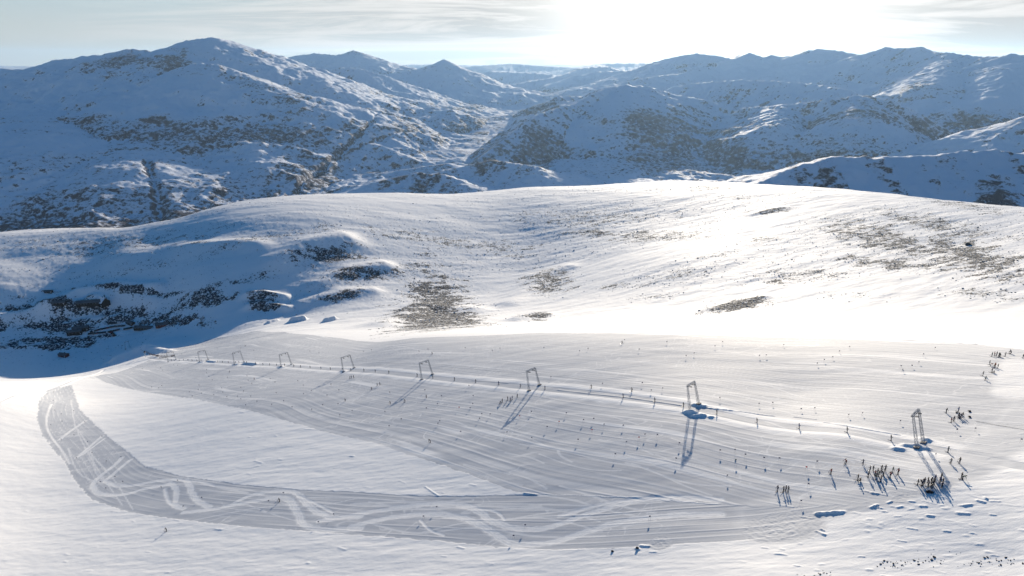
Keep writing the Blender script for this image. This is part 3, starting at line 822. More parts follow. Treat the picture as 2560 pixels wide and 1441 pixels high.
# ------------------------------------------------------------------ things: helpers
def flat_mat(name, col, rough=0.6, metal=0.0, vary=0.15, scale=3.0, spec=0.4, trans=0.0):
    m, t = new_mat(name)
    tc_ = t.n('ShaderNodeTexCoord')
    n = t.n('ShaderNodeTexNoise', {'Vector': tc_.outputs['Object'], 'Scale': scale, 'Detail': 3.0})
    c = t.mix(n.outputs[0], tuple(x * (1 - vary) for x in col), tuple(min(x * (1 + vary), 1) for x in col))
    b = t.n('ShaderNodeBsdfPrincipled', {'Base Color': c, 'Roughness': rough, 'Metallic': metal, 'Specular IOR Level': spec})
    out = b.outputs[0]
    if trans:
        tr = t.n('ShaderNodeBsdfTranslucent', {'Color': c})
        out = t.n('ShaderNodeMixShader', {0: trans, 1: b.outputs[0], 2: tr.outputs[0]}).outputs[0]
    t.n('ShaderNodeOutputMaterial', {0: out})
    return m


M = {
    'steel': flat_mat('galvanised_steel', (0.30, 0.31, 0.33), 0.5, 0.4),
    'dark_steel': flat_mat('dark_steel', (0.03, 0.03, 0.035), 0.5, 0.5),
    'rubber': flat_mat('rubber', (0.02, 0.02, 0.02), 0.8),
    'skin': flat_mat('skin', (0.42, 0.24, 0.17), 0.6),
    'glove': flat_mat('glove', (0.02, 0.02, 0.022), 0.8),
    'black': flat_mat('black_shell', (0.014, 0.014, 0.017), 0.7), 'navy': flat_mat('navy_shell', (0.015, 0.025, 0.07), 0.7), 'red': flat_mat('red_shell', (0.30, 0.02, 0.018), 0.7),
    'blue': flat_mat('blue_shell', (0.02, 0.07, 0.25), 0.7), 'orange': flat_mat('orange_shell', (0.75, 0.16, 0.02), 0.7), 'green': flat_mat('green_shell', (0.02, 0.08, 0.04), 0.7),
    'grey': flat_mat('grey_shell', (0.10, 0.10, 0.11), 0.7), 'helmet': flat_mat('helmet_shell', (0.02, 0.02, 0.025), 0.3), 'helmet_white': flat_mat('white_helmet_shell', (0.6, 0.6, 0.62), 0.3),
    'lens': flat_mat('goggle_lens', (0.05, 0.04, 0.02), 0.1, 0.6), 'ski': flat_mat('ski_top', (0.06, 0.06, 0.10), 0.3), 'pole': flat_mat('pole_shaft', (0.05, 0.05, 0.06), 0.4, 0.5),
    'gate_red': flat_mat('red_gate_cloth', (0.62, 0.02, 0.02), 0.6, trans=0.35), 'gate_blue': flat_mat('blue_gate_cloth', (0.006, 0.018, 0.10), 0.6, trans=0.06), 'gate_green': flat_mat('green_gate_cloth', (0.01, 0.12, 0.06), 0.6, trans=0.15),
    'stone': flat_mat('moraine_stone', (0.045, 0.045, 0.05), 0.9, vary=0.5, scale=1.5), 'wood': flat_mat('tarred_timber', (0.016, 0.013, 0.012), 0.85, vary=0.4), 'red_wood': flat_mat('red_timber', (0.10, 0.022, 0.018), 0.85, vary=0.3),
    'roof': flat_mat('turf_grey_roof', (0.09, 0.10, 0.11), 0.9, vary=0.6, scale=0.25), 'roof_snow': flat_mat('snowy_roof', (0.74, 0.76, 0.80), 0.8, vary=0.05), 'glass': flat_mat('window_glass', (0.02, 0.03, 0.04), 0.1, spec=0.8), 'frame': flat_mat('white_frame', (0.5, 0.5, 0.5), 0.6),
    'car_dark': flat_mat('dark_car_paint', (0.012, 0.013, 0.018), 0.25), 'car_grey': flat_mat('grey_car_paint', (0.09, 0.095, 0.10), 0.25, 0.4), 'car_white': flat_mat('white_car_paint', (0.55, 0.56, 0.58), 0.3),
    'car_red': flat_mat('red_car_paint', (0.25, 0.02, 0.02), 0.25), 'bag': flat_mat('bag_cloth', (0.012, 0.012, 0.016), 0.8), 'rope': flat_mat('wire_rope', (0.08, 0.08, 0.085), 0.4, 0.6),
}


class MB:
    """collects shapes into one mesh"""
    def __init__(s):
        s.bm = bmesh.new()
        s.mats = []

    def _mi(s, m):
        if m not in s.mats:
            s.mats.append(m)
        return s.mats.index(m)

    def _paint(s, before, m):
        k = s._mi(m)
        s.bm.faces.ensure_lookup_table()
        for f in s.bm.faces[before:]:
            f.material_index = k

    def box(s, c, size, m='steel', rz=0.0, taper=1.0):
        n0 = len(s.bm.faces)
        g = bmesh.ops.create_cube(s.bm, size=1.0)
        for v in g['verts']:
            k = taper if v.co.z > 0 else 1.0
            v.co = Vector((v.co.x * size[0] * k, v.co.y * size[1] * k, v.co.z * size[2]))
            v.co = Matrix.Rotation(rz, 3, 'Z') @ v.co + Vector(c)
        s._paint(n0, m)
        return s

    def tube(s, p, q, r0, r1=None, m='steel', seg=6):
        n0 = len(s.bm.faces)
        p, q = Vector(p), Vector(q)
        d = q - p
        r1 = r0 if r1 is None else r1
        g = bmesh.ops.create_cone(s.bm, cap_ends=True, segments=seg, radius1=r0, radius2=r1, depth=d.length)
        mt = Matrix.Translation((p + q) / 2) @ d.to_track_quat('Z', 'Y').to_matrix().to_4x4()
        bmesh.ops.transform(s.bm, matrix=mt, verts=g['verts'])
        s._paint(n0, m)
        return s

    def ball(s, c, r, m='steel', sub=2, sc=(1, 1, 1), noise=0.0):
        n0 = len(s.bm.faces)
        g = bmesh.ops.create_icosphere(s.bm, subdivisions=sub, radius=r)
        for v in g['verts']:
            k = 1 + noise * (random.random() - 0.5)
            v.co = Vector((v.co.x * sc[0] * k, v.co.y * sc[1] * k, v.co.z * sc[2] * k)) + Vector(c)
        s._paint(n0, m)
        return s

    def quad(s, pts, m):
        n0 = len(s.bm.faces)
        s.bm.faces.new([s.bm.verts.new(Vector(p)) for p in pts])
        s._paint(n0, m)
        return s

    def mesh(s, name, smooth=False):
        bmesh.ops.recalc_face_normals(s.bm, faces=s.bm.faces)
        me = bpy.data.meshes.new(name)
        s.bm.to_mesh(me)
        s.bm.free()
        for m in s.mats:
            me.materials.append(M[m])
        if smooth:
            me.polygons.foreach_set('use_smooth', [True] * len(me.polygons))
        return me


def obj(name, me, parent=None):
    o = bpy.data.objects.new(name, me)
    COL.objects.link(o)
    if parent:
        o.parent = parent
    return o


def tag(o, label, cat, group=None, kind=None):
    o['label'] = label
    o['category'] = cat
    if group:
        o['group'] = group
    if kind:
        o['kind'] = kind
    return o


def put(root, loc, rz, label, group=None, cat=None, first=False, scale=None):
    """place the thing itself, or a copy of it and of all its parts"""
    if first:
        r = root
    else:
        r = root.copy()
        COL.objects.link(r)
        for ch in root.children:
            c = ch.copy()
            COL.objects.link(c)
            c.parent = r
            for g_ in ch.children:
                d = g_.copy()
                COL.objects.link(d)
                d.parent = c
    r.location = loc
    r.rotation_euler = (0, 0, rz)
    if scale:
        r.scale = (scale,) * 3
    r['label'] = label
    if group:
        r['group'] = group
    if cat:
        r['category'] = cat
    return r


ORD = ['', 'first', 'second', 'third', 'fourth', 'fifth', 'sixth', 'seventh', 'eighth', 'ninth', 'tenth', 'eleventh', 'twelfth']


def nth(k):
    if k < len(ORD):
        return ORD[k]
    return f"{k}{'th' if 10 <= k % 100 <= 20 else {1: 'st', 2: 'nd', 3: 'rd'}.get(k % 10, 'th')}"


# ------------------------------------------------------------------ the drag lift
def lattice(mb, a0, a1, w0, w1, n, xdir, ydir, rc=0.05, rd=0.03):
    """four legged lattice mast between two points"""
    a0, a1 = Vector(a0), Vector(a1)
    xdir, ydir = Vector(xdir), Vector(ydir)

    def ring(k):
        c = a0.lerp(a1, k / n)
        w_ = (w0 + (w1 - w0) * k / n) / 2
        return [c + xdir * w_ * sx + ydir * w_ * sy for sx, sy in ((-1, -1), (1, -1), (1, 1), (-1, 1))]
    lo, hi = ring(0), ring(n)
    for p, q in zip(lo, hi):
        mb.tube(p, q, rc, rc, seg=4)
    for k in range(n):
        r_a, r_b = ring(k), ring(k + 1)
        for i in range(4):
            j = (i + 1) % 4
            mb.tube(r_a[i], r_b[j] if (k + i) % 2 else r_b[i], rd, rd, seg=3) if (k + i) % 2 else mb.tube(r_a[j], r_b[i], rd, rd, seg=3)
            mb.tube(r_b[i], r_b[j], rd, rd, seg=3)


lift_pts = [G3(u, v) for (u, v) in LIFT]
pylon_h = [8.7, 8.3, 7.8, 7.9, 8.3, 8.6, 8.8, 9.0, 8.8]
pylon_w = [2.35, 2.7, 3.1, 3.4, 3.6, 3.7, 3.7, 3.7, 3.7]


def make_pylon(h, halfw, zl, zr):
    """portal pylon: local x along the beam, y along the rope; zl and zr are the ground heights of its feet"""
    root = bpy.data.objects.new('lift_pylon', None)
    COL.objects.link(root)
    tw = halfw * (0.94 if halfw < 2.5 else 0.78)
    for sx, z0 in ((-1, zl), (1, zr)):
        b = MB()
        lattice(b, (sx * halfw, 0, z0 - 0.6), (sx * tw, 0, h), 0.70, 0.42, 10, (1, 0, 0), (0, 1, 0), 0.042, 0.026)
        obj('leg', b.mesh('leg'), root)
        f = MB()
        f.box((sx * halfw, 0, z0 - 0.1), (1.3, 1.3, 0.7), 'grey')
        obj('footing', f.mesh('footing'), root)
    b = MB()
    lattice(b, (-tw - 0.35, 0, h + 0.1), (tw + 0.35, 0, h + 0.1), 0.45, 0.45, 8, (0, 1, 0), (0, 0, 1), 0.034, 0.020)
    obj('crossbeam', b.mesh('crossbeam'), root)
    for sx in (-1, 1):
        s_ = MB()
        xx = sx * tw * 0.52
        s_.box((xx, 0, h - 0.52), (0.10, 1.7, 0.12), 'dark_steel')
        s_.tube((xx, 0, h - 0.1), (xx, 0, h - 0.52), 0.06, 0.06, 'steel')
        s_.tube((xx, -0.9, h - 0.5), (xx, 0, h - 0.1), 0.04, 0.04, 'steel')
        s_.tube((xx, 0.9, h - 0.5), (xx, 0, h - 0.1), 0.04, 0.04, 'steel')
        sh = obj('sheave_train', s_.mesh('sheave_train'), root)
        for k in (-0.75, -0.28, 0.28, 0.75):
            w_ = MB()
            w_.tube((xx - 0.06, k, h - 0.62), (xx + 0.06, k, h - 0.62), 0.15, 0.15, 'rubber', seg=12)
            obj('wheel', w_.mesh('wheel'), sh)
    b = MB()
    for sy in (-0.18, 0.18):
        b.tube((-halfw - 0.38, sy, zl - 0.3), (-tw - 0.26, sy, h), 0.02, 0.02, 'steel', 4)
    for k in range(26):
        tt = (k + 1) / 27
        xx, zz = -halfw - 0.38 + (halfw - tw + 0.12) * tt, zl - 0.3 + (h - zl + 0.3) * tt
        b.tube((xx, -0.18, zz), (xx, 0.18, zz), 0.014, 0.014, 'steel', 4)
    obj('ladder', b.mesh('ladder'), root)
    return root


PYL = []
plab = ['tall grey lattice lift pylon rising from dark snow heaps beside the crowded landing', 'grey lattice lift pylon with small snow heaps at its feet, second down from the crowd',
        'grey lattice lift pylon whose long shadow lies beside a line of waiting skiers', 'grey lift pylon, fourth down the lift from the crowded landing', 'grey lift pylon, fifth down the lift, near three skiers standing close',
        'small lift pylon, sixth down the lift from the crowded landing', 'small lift pylon, third one up from the waiting queue', 'small lift pylon, second one up from the waiting queue', 'small lift pylon standing right at the end of the waiting queue']
for i, c in enumerate(lift_pts):
    a = lift_pts[max(i - 1, 0)]
    b = lift_pts[min(i + 1, len(lift_pts) - 1)]
    dr = (a - b)
    ang = math.atan2(dr.y, dr.x) - math.pi / 2                 # local y points uphill along the rope
    hwid = pylon_w[i]
    ex, ey = math.cos(ang), math.sin(ang)
    zl = ground_z(c.x - ex * hwid, c.y - ey * hwid) - c.z
    zr = ground_z(c.x + ex * hwid, c.y + ey * hwid) - c.z
    p = make_pylon(pylon_h[i], hwid, zl, zr)
    put(p, c, ang, plab[i], 'pylons of the drag lift', 'lift pylon', first=True)
    tilt = math.atan2(a.z - b.z, (a - b).to_2d().length) * (1.0 if i else 1.25)      # the pylons stand square to the slope
    p.rotation_euler = (tilt, 0, ang)
    PYL.append((p.rotation_euler.to_matrix(), c, pylon_h[i], hwid * (0.94 if i == 0 else 0.78) * 0.52))
# two runs of the hauling rope
top_end = G3(2750, 1190) + Vector((0, 0, 10))
end_low = G3(366, 891) + Vector((0, 0, 5.5))
hr = MB()
for sx in (-1, 1):
    pts_ = [top_end] + [c + mt @ Vector((o_ * sx, 0, h - 0.86)) for (mt, c, h, o_) in PYL] + [end_low + Vector((sx * 1.2, 0, 0))]
    for p, q in zip(pts_[:-1], pts_[1:]):
        n = 6
        prev = p
        for k in range(1, n + 1):
            f = k / n
            x = p.lerp(q, f)
            x.z -= 4 * f * (1 - f) * (q - p).length * 0.008
            hr.tube(prev, x, 0.011, 0.011, 'rope', 4)
            prev = x
tag(obj('haul_rope', hr.mesh('haul_rope')), 'thin steel haul rope strung over all the lift pylons', 'rope')
# the far return pylon in the shade and the drive mast at the bottom
c = G3(320, 873)
p = make_pylon(9.0, 2.6, 0, 0)
put(p, c, ang, 'lift pylon standing alone in blue shade below the queue', 'pylons of the drag lift', 'lift pylon', first=True)
st = bpy.data.objects.new('drive_mast', None)
COL.objects.link(st)
b = MB()
lattice(b, (0, 0, -0.6), (0, 0, 6.4), 0.9, 0.6, 7, (1, 0, 0), (0, 1, 0))
obj('mast', b.mesh('mast'), st)
b = MB()
b.tube((0, 0, 5.6), (0, 0, 5.85), 1.35, 1.35, 'dark_steel', 20)
b.tube((0, 0, 5.2), (0, 0, 6.5), 0.16, 0.16, 'steel', 8)
obj('bullwheel', b.mesh('bullwheel'), st)
b = MB()
b.box((0, 0, 6.9), (1.8, 1.2, 0.9), 'dark_steel', taper=0.9)
obj('motor_housing', b.mesh('motor_housing'), st)
b = MB()
b.tube((0, 0.4, 6.6), (-3.8, 0.8, 9.4), 0.12, 0.08, 'dark_steel')
obj('boom', b.mesh('boom'), st)
put(st, G3(364, 892), R(20), 'dark drive mast with slanting boom at the bottom of the lift', None, 'lift station', first=True)


# ------------------------------------------------------------------ people on skis
def skin_body(J, name):
    """one continuous figure grown over a jointed skeleton; J: joint name -> position"""
    bm = bmesh.new()
    lay = bm.verts.layers.skin.verify()
    V, cls = {}, {}

    def v(n, p, r, c):
        x = bm.verts.new(Vector(p))
        x[lay].radius = (r, r)
        V[n] = x
        cls[n] = (Vector(p), c)
        return x

    def e(a_, b_):
        bm.edges.new((V[a_], V[b_]))
    D = {}
    for n, (p, r, c) in J.items():
        v(n, p, r, c)
    V['pelvis'][lay].use_root = True
    chain = [('pelvis', 'belly'), ('belly', 'chest'), ('chest', 'collar'), ('collar', 'neck'), ('neck', 'head'), ('head', 'crown')]
    for s_ in 'lr':
        chain += [('collar', 'shoulder' + s_), ('shoulder' + s_, 'elbow' + s_), ('elbow' + s_, 'wrist' + s_), ('wrist' + s_, 'palm' + s_), ('pelvis', 'hip' + s_), ('hip' + s_, 'knee' + s_), ('knee' + s_, 'ankle' + s_), ('ankle' + s_, 'toe' + s_)]
    for a_, b_ in chain:
        e(a_, b_)
    # five gloved fingers, bent and of unequal length, thumb from the side of the palm
    for s_, sx in (('l', -1), ('r', 1)):
        w_, pa = cls['wrist' + s_][0], cls['palm' + s_][0]
        d = (pa - w_).normalized()
        side = d.cross(Vector((0, 1, 0.2))).normalized()
        dn = d.cross(side).normalized()
        for k, ln in enumerate((0.062, 0.074, 0.070, 0.055)):
            base = pa + side * (k - 1.5) * 0.021 + d * 0.02
            m1 = base + d * ln * 0.6 + dn * 0.008
            m2 = m1 + d * ln * 0.15 + dn * ln * 0.5
            for nm, q in (('a', base), ('b', m1), ('c', m2)):
                v(f'f{s_}{k}{nm}', q, 0.0105, 'glove')
            e('palm' + s_, f'f{s_}{k}a')
            e(f'f{s_}{k}a', f'f{s_}{k}b')
            e(f'f{s_}{k}b', f'f{s_}{k}c')
        b0 = w_.lerp(pa, 0.45) - side * 0.042
        v(f't{s_}a', b0, 0.013, 'glove')
        v(f't{s_}b', b0 + d * 0.035 - side * 0.014 + dn * 0.02, 0.011, 'glove')
        e('wrist' + s_, f't{s_}a')
        e(f't{s_}a', f't{s_}b')
    # nose and ears
    h_ = cls['head'][0]
    for nm, q, r in (('nose', h_ + Vector((0, 0.108, -0.005)), 0.016), ('earl', h_ + Vector((-0.088, 0, 0)), 0.018), ('earr', h_ + Vector((0.088, 0, 0)), 0.018)):
        v(nm, q, r, 'skin')
        e('head', nm)
    me = bpy.data.meshes.new(name)
    bm.to_mesh(me)
    bm.free()
    o = bpy.data.objects.new('tmp', me)
    COL.objects.link(o)
    o.modifiers.new('skin', 'SKIN').use_smooth_shade = True
    o.modifiers.new('sub', 'SUBSURF').levels = 1
    dg = bpy.context.evaluated_depsgraph_get()
    out = bpy.data.meshes.new_from_object(o.evaluated_get(dg))
    out.name = name
    bpy.data.objects.remove(o)
    # dress by the nearest joint
    kinds = ['jacket', 'trousers', 'boot', 'glove', 'skin']
    P3 = np.array([c[0] for c in cls.values()])
    K3 = [kinds.index(c[1]) for c in cls.values()]
    n = len(out.vertices)
    co = np.empty(n * 3)
    out.vertices.foreach_get('co', co)
    co = co.reshape(-1, 3)
    idx = [K3[int(np.argmin(((P3 - co[list(f.vertices)].mean(0)) ** 2).sum(1)))] for f in out.polygons]
    out.materials.clear()
    for mm in ('black', 'navy', 'dark_steel', 'glove', 'skin'):
        out.materials.append(M[mm])
    out.polygons.foreach_set('material_index', idx)
    return out


def pose(kind):
    """joint positions (x right, y ahead, z up), radius and cloth"""
    T, Bt, Jk, Gl, Sk = 'trousers', 'boot', 'jacket', 'glove', 'skin'
    P_ = {}
    if kind == 'stand':
        hipz, lean, kn, st_ = 0.93, 0.03, 0.02, 0.11
        el, wr = [(-0.27, 0.06, 1.15), (0.27, 0.06, 1.15)], [(-0.30, 0.26, 1.00), (0.30, 0.26, 1.00)]
    elif kind == 'ride':
        hipz, lean, kn, st_ = 0.90, -0.10, 0.07, 0.12
        el, wr = [(-0.26, 0.04, 1.12), (0.25, 0.10, 1.14)], [(-0.24, 0.22, 1.00), (0.10, 0.32, 1.22)]
    elif kind == 'turn':
        hipz, lean, kn, st_ = 0.74, 0.26, 0.26, 0.15
        el, wr = [(-0.40, 0.30, 0.98), (0.40, 0.30, 0.98)], [(-0.46, 0.54, 0.86), (0.46, 0.54, 0.86)]
    elif kind == 'bend':
        hipz, lean, kn, st_ = 0.88, 0.46, 0.05, 0.13
        el, wr = [(-0.24, 0.60, 0.84), (0.24, 0.58, 0.86)], [(-0.18, 0.68, 0.56), (0.16, 0.70, 0.58)]
    else:  # sit on the snow
        hipz, lean, kn, st_ = 0.17, 0.02, 0.42, 0.14
        el, wr = [(-0.30, 0.10, 0.46), (0.30, 0.10, 0.46)], [(-0.20, 0.34, 0.42), (0.20, 0.34, 0.42)]
    hy = -0.04 if kind != 'sit' else -0.35
    if kind == 'turn':
        hy = -0.16
    up = 0.50
    if kind == 'bend':
        ch = (0, hy + 0.36, hipz + 0.26)
        co = (0, hy + 0.50, hipz + 0.32)
        nk = (0, hy + 0.58, hipz + 0.36)
        hd = (0, hy + 0.70, hipz + 0.38)
        cr_ = (0, hy + 0.80, hipz + 0.42)
        be = (0, hy + 0.18, hipz + 0.15)
    else:
        be = (0, hy + lean * 0.35, hipz + 0.18)
        ch = (0, hy + lean * 0.75, hipz + 0.36)
        co = (0, hy + lean, hipz + 0.51)
        nk = (0, hy + lean * 1.12, hipz + 0.60)
        hd = (0, hy + lean * 1.2 + 0.02, hipz + 0.72)
        cr_ = (0, hy + lean * 1.2, hipz + 0.82)
    P_['pelvis'] = ((0, hy, hipz), 0.135, T)
    P_['belly'] = (be, 0.140, Jk)
    P_['chest'] = (ch, 0.155, Jk)
    P_['collar'] = (co, 0.105, Jk)
    P_['neck'] = (nk, 0.058, Sk)
    P_['head'] = (hd, 0.092, Sk)
    P_['crown'] = (cr_, 0.075, Sk)
    for k, s_ in enumerate('lr'):
        sx = -1 if s_ == 'l' else 1
        P_['shoulder' + s_] = ((sx * 0.185, co[1], co[2] - 0.03), 0.070, Jk)
        P_['elbow' + s_] = (el[k], 0.052, Jk)
        P_['wrist' + s_] = (wr[k], 0.036, Gl)
        e_, w_ = Vector(el[k]), Vector(wr[k])
        P_['palm' + s_] = (tuple(w_ + (w_ - e_).normalized() * 0.075), 0.034, Gl)
        P_['hip' + s_] = ((sx * 0.095, hy, hipz - 0.08 if kind != 'sit' else hipz), 0.095, T)
        if kind == 'sit':
            P_['knee' + s_] = ((sx * 0.16, 0.08, 0.40), 0.066, T)
            P_['ankle' + s_] = ((sx * 0.16, 0.34, 0.12), 0.062, Bt)
            P_['toe' + s_] = ((sx * 0.17, 0.52, 0.09), 0.055, Bt)
        else:
            P_['knee' + s_] = ((sx * st_, hy + 0.06 + kn, 0.50 if kind != 'turn' else 0.44), 0.066, T)
            P_['ankle' + s_] = ((sx * st_, 0.0, 0.13), 0.062, Bt)
            P_['toe' + s_] = ((sx * st_, 0.19, 0.08), 0.052, Bt)
    return P_


def ski_mesh(x):
    b = MB()
    pr = [(-0.78, 0.022, 0.040), (-0.72, 0.012, 0.048), (0.1, 0.014, 0.036), (0.72, 0.012, 0.050), (0.86, 0.045, 0.044), (0.95, 0.110, 0.018)]
    prev = None
    for (y, z, hw_) in pr:
        ring = [b.bm.verts.new((x + dx, y, z + dz)) for dx, dz in ((-hw_, 0), (hw_, 0), (hw_, 0.018), (-hw_, 0.018))]
        if prev:
            for i in range(4):
                b.bm.faces.new((prev[i], prev[(i + 1) % 4], ring[(i + 1) % 4], ring[i]))
        else:
            b.bm.faces.new(ring)
        prev = ring
    b.bm.faces.new(prev)
    b._mi('ski')
    b.box((x, 0.05, 0.055), (0.07, 0.36, 0.05), 'dark_steel')
    return b.mesh('ski')


def make_skier(kind, skis=True, poles=True):
    J = pose(kind)
    body = obj('person', skin_body(J, 'person_' + kind))
    body['category'] = 'person'
    hd = Vector(J['head'][0])
    b = MB()
    b.ball(hd + Vector((0, -0.012, 0.045)), 0.138, 'helmet', 2, (0.93, 1.05, 0.88))
    obj('helmet', b.mesh('helmet', True), body)
    b = MB()
    b.box(hd + Vector((0, 0.105, 0.02)), (0.15, 0.05, 0.075), 'lens', taper=0.9)
    obj('goggles', b.mesh('goggles'), body)
    if skis:
        for sx in (-1, 1):
            o = obj('ski', ski_mesh(sx * abs(J['anklel'][0][0])), body)
    if poles:
        for s_, sx in (('l', -1), ('r', 1)):
            pa = Vector(J['palm' + s_][0])
            back = -0.75 if kind in ('turn', 'ride') else 0.12
            tip = Vector((pa.x + sx * 0.08, pa.y + back, 0.02 if kind != 'turn' else 0.16))
            b = MB()
            up = (pa - tip).normalized()
            b.tube(tip, pa + up * 0.12, 0.009, 0.010, 'pole', 6)
            b.tube(pa - up * 0.06, pa + up * 0.12, 0.017, 0.018, 'rubber', 8)
            b.tube(tip + up * 0.08, tip + up * 0.09, 0.045, 0.045, 'rubber', 8)
            obj('ski_pole', b.mesh('ski_pole'), body)
    for sl_ in body.material_slots:
        sl_.link = 'OBJECT'
        sl_.material = body.data.materials[[x for x in body.data.materials].index(sl_.material)] if sl_.material else None
    for sl_, mm in zip(body.material_slots, ('black', 'navy', 'dark_steel', 'glove', 'skin')):
        sl_.material = M[mm]
    return body


PROTO = {'stand': make_skier('stand'), 'ride': make_skier('ride', poles=False), 'turn': make_skier('turn'), 'bend': make_skier('bend'), 'sit': make_skier('sit', skis=False, poles=False), 'walk': make_skier('stand', skis=False)}
used = set()
JK = ['black', 'black', 'navy', 'black', 'grey', 'navy', 'black', 'red', 'blue', 'green']


def person(kind, u, v, rz, label, group, jacket=None, trousers=None, loc=None):
    pr = PROTO[kind]
    loc = loc if loc is not None else G3(u, v, 0.0)
    o = put(pr, loc, rz, label, group, 'person', first=kind not in used, scale=random.uniform(0.94, 1.05) * 0.96)
    used.add(kind)
    o.material_slots[0].material = M[jacket or random.choice(JK)]
    o.material_slots[1].material = M[trousers or random.choice(['black', 'black', 'navy', 'grey'])]
    return o


def jname(o):
    return o.material_slots[0].material.name.split('_')[0]


# riders on the lift, uphill of the queue
RID = [(388, 897), (398, 899), (406, 900.5), (417, 901.5), (425.6, 901.5), (434.5, 902), (445.5, 902.5), (455, 903), (467, 903), (478, 903), (491.5, 903), (502.5, 903.5), (517, 903.5), (543, 906), (558, 906),
       (573, 907), (589, 909), (605.6, 907), (619, 910), (638.7, 912), (657, 913), (674.7, 913.5), (693, 914), (713, 915), (735, 917), (754, 918), (777, 920), (804, 922), (829, 923), (858, 925), (881, 925.5), (912, 927.5), (939, 930), (973, 933),
       (1046, 940), (1088, 943), (1139, 950), (1192, 955), (1247, 962), (1300.6, 968), (1362, 974), (1550, 999), (1628.6, 1010), (1701, 1021), (1796, 1032), (1903.7, 1049), (2004, 1066), (2116, 1082), (2230.5, 1099)]
updir = [math.atan2((lift_pts[0] - lift_pts[-1]).y, (lift_pts[0] - lift_pts[-1]).x) - math.pi / 2] * len(RID)
for i, (u, v) in enumerate(RID):
    g = G3(u, v)
    # stand in the middle of the lane, facing up the rope
    best, bd = None, 1e9
    for a_, b_ in zip(lift_pts[:-1], lift_pts[1:]):
        ab = (b_ - a_).to_2d()
        t_ = max(0, min(1, (g.to_2d() - a_.to_2d()).dot(ab) / ab.length_squared))
        q = a_.to_2d() + ab * t_
        if (q - g.to_2d()).length < bd:
            bd, best = (q - g.to_2d()).length, (q, ab)
    q = best[0] + best[1].normalized().orthogonal() * 0.5
    ang = math.atan2(-best[1].y, -best[1].x) - math.pi / 2
    o = person('ride', u, v, ang, f'skier riding up the lift track, {nth(i + 1)} from the waiting queue', 'skiers riding the drag lift', loc=Vector((q.x, q.y, ground_z(q.x, q.y))))


def cluster(pts, what, group, kinds=('stand',), face=None, jack=None):
    """people of one gathering, told apart by jacket and by their order across it"""
    pts = sorted(pts)
    for i, pt in enumerate(pts):
        u, v = pt[:2]
        kd = pt[2] if len(pt) > 2 else random.choice(kinds)
        rz = (face + random.uniform(-0.5, 0.5)) if face is not None else random.uniform(0, math.tau)
        o = person(kd, u, v, rz, '', group, jacket=(pt[3] if len(pt) > 3 else None))
        how = {'stand': 'standing', 'turn': 'gliding', 'bend': 'bending over', 'sit': 'sitting on the snow', 'walk': 'on foot', 'ride': 'leaning back'}[kd]
        if len(pts) == 1:
            o['label'] = f'skier {how} {what}'
        else:
            o['label'] = f'{jname(o)} skier {how}, {nth(i + 1)} from left {what}'


cluster([(2174, 1180), (2182, 1178), (2203, 1178), (2212.5, 1178), (2231, 1182), (2244.5, 1186), (2196, 1192), (2189, 1199), (2208, 1191, 'bend'), (2225, 1194), (2200.8, 1205), (2170, 1194), (2187, 1191), (2193, 1186)],
        'in the loose landing group', 'skiers gathered on the landing', ('stand', 'stand', 'walk'))
cluster([(2293.7, 1213), (2306.6, 1214), (2310, 1210), (2304, 1216, 'bend'), (2318.7, 1209), (2320, 1217), (2327.5, 1210), (2326.6, 1216, 'bend'), (2331.6, 1216), (2334, 1210), (2336.6, 1203), (2352, 1199), (2355.7, 1212), (2354, 1221), (2349, 1207), (2330, 1221, 'bend')],
        'in the huddle around the dark bags', 'skiers huddled around the bags', ('stand', 'walk'))
cluster([(2143.8, 1201), (2147.6, 1204, 'sit')], 'of the pair beside the loose group', 'pair on the landing')
cluster([(2113.6, 1159, 'turn')], 'alone below the lift track, left of the landing group', None)
cluster([(2157, 1161, 'turn')], 'with arms out just above the landing group', None)
cluster([(2076.6, 1186)], 'alone with a long shadow between two gatherings', None)
cluster([(1943, 1229), (1958, 1231), (1964, 1228), (1970, 1229)], 'of the four in a row', 'four skiers standing in a row')
cluster([(2369, 1131)], 'alone just past the tall pylon with the snow heaps', None)
cluster([(2376, 1160.5), (2398, 1160)], 'of the two past the tall pylon', 'two skiers past the tall pylon')
cluster([(2403, 1197), (2405.5, 1200, 'bend')], 'of the two by the tall pylon shadow', 'pair beside the pylon shadow')
cluster([(2365, 1033), (2395, 1031), (2396, 1045), (2399, 1047, 'bend'), (2402, 1046), (2406, 1044), (2377, 1057), (2383.8, 1054)], 'in the group near two bags above the pylon', 'skiers above the tall pylon')
cluster([(2457, 940), (2463, 951, 'turn')], 'of the two standing apart below the upper groups', 'two skiers apart')
cluster([(2473, 912), (2475.6, 916, 'bend'), (2485, 921), (2487, 918, 'stand', 'orange'), (2494, 921), (2479, 932), (2482, 933, 'sit')], 'in the middle upper group', 'skiers of the middle upper group')
cluster([(2479.5, 891), (2485, 890), (2491, 890), (2497, 891), (2499, 893), (2495, 893.5, 'bend'), (2512.7, 891)], 'in the topmost row', 'skiers of the topmost row')
cluster([(2524, 885), (2527, 885, 'turn')], 'of the pair at the upper edge', 'pair at the upper edge of the run')
cluster([(2557, 896)], 'half out of sight at the picture edge near the topmost row', None)
cluster([(1255.8, 1006), (1250, 1009, 'bend'), (1269, 1001), (1276, 1003), (1280.8, 999), (1293.6, 994)], 'in the short line by the pylon shadow', 'line of skiers by the pylon shadow')
cluster([(875, 947), (878.5, 946), (884, 945.5)], 'of the three close below the fifth pylon', 'three skiers close together')
cluster([(943, 965), (949.7, 963)], 'of the two below the lift track', 'two skiers below the track')
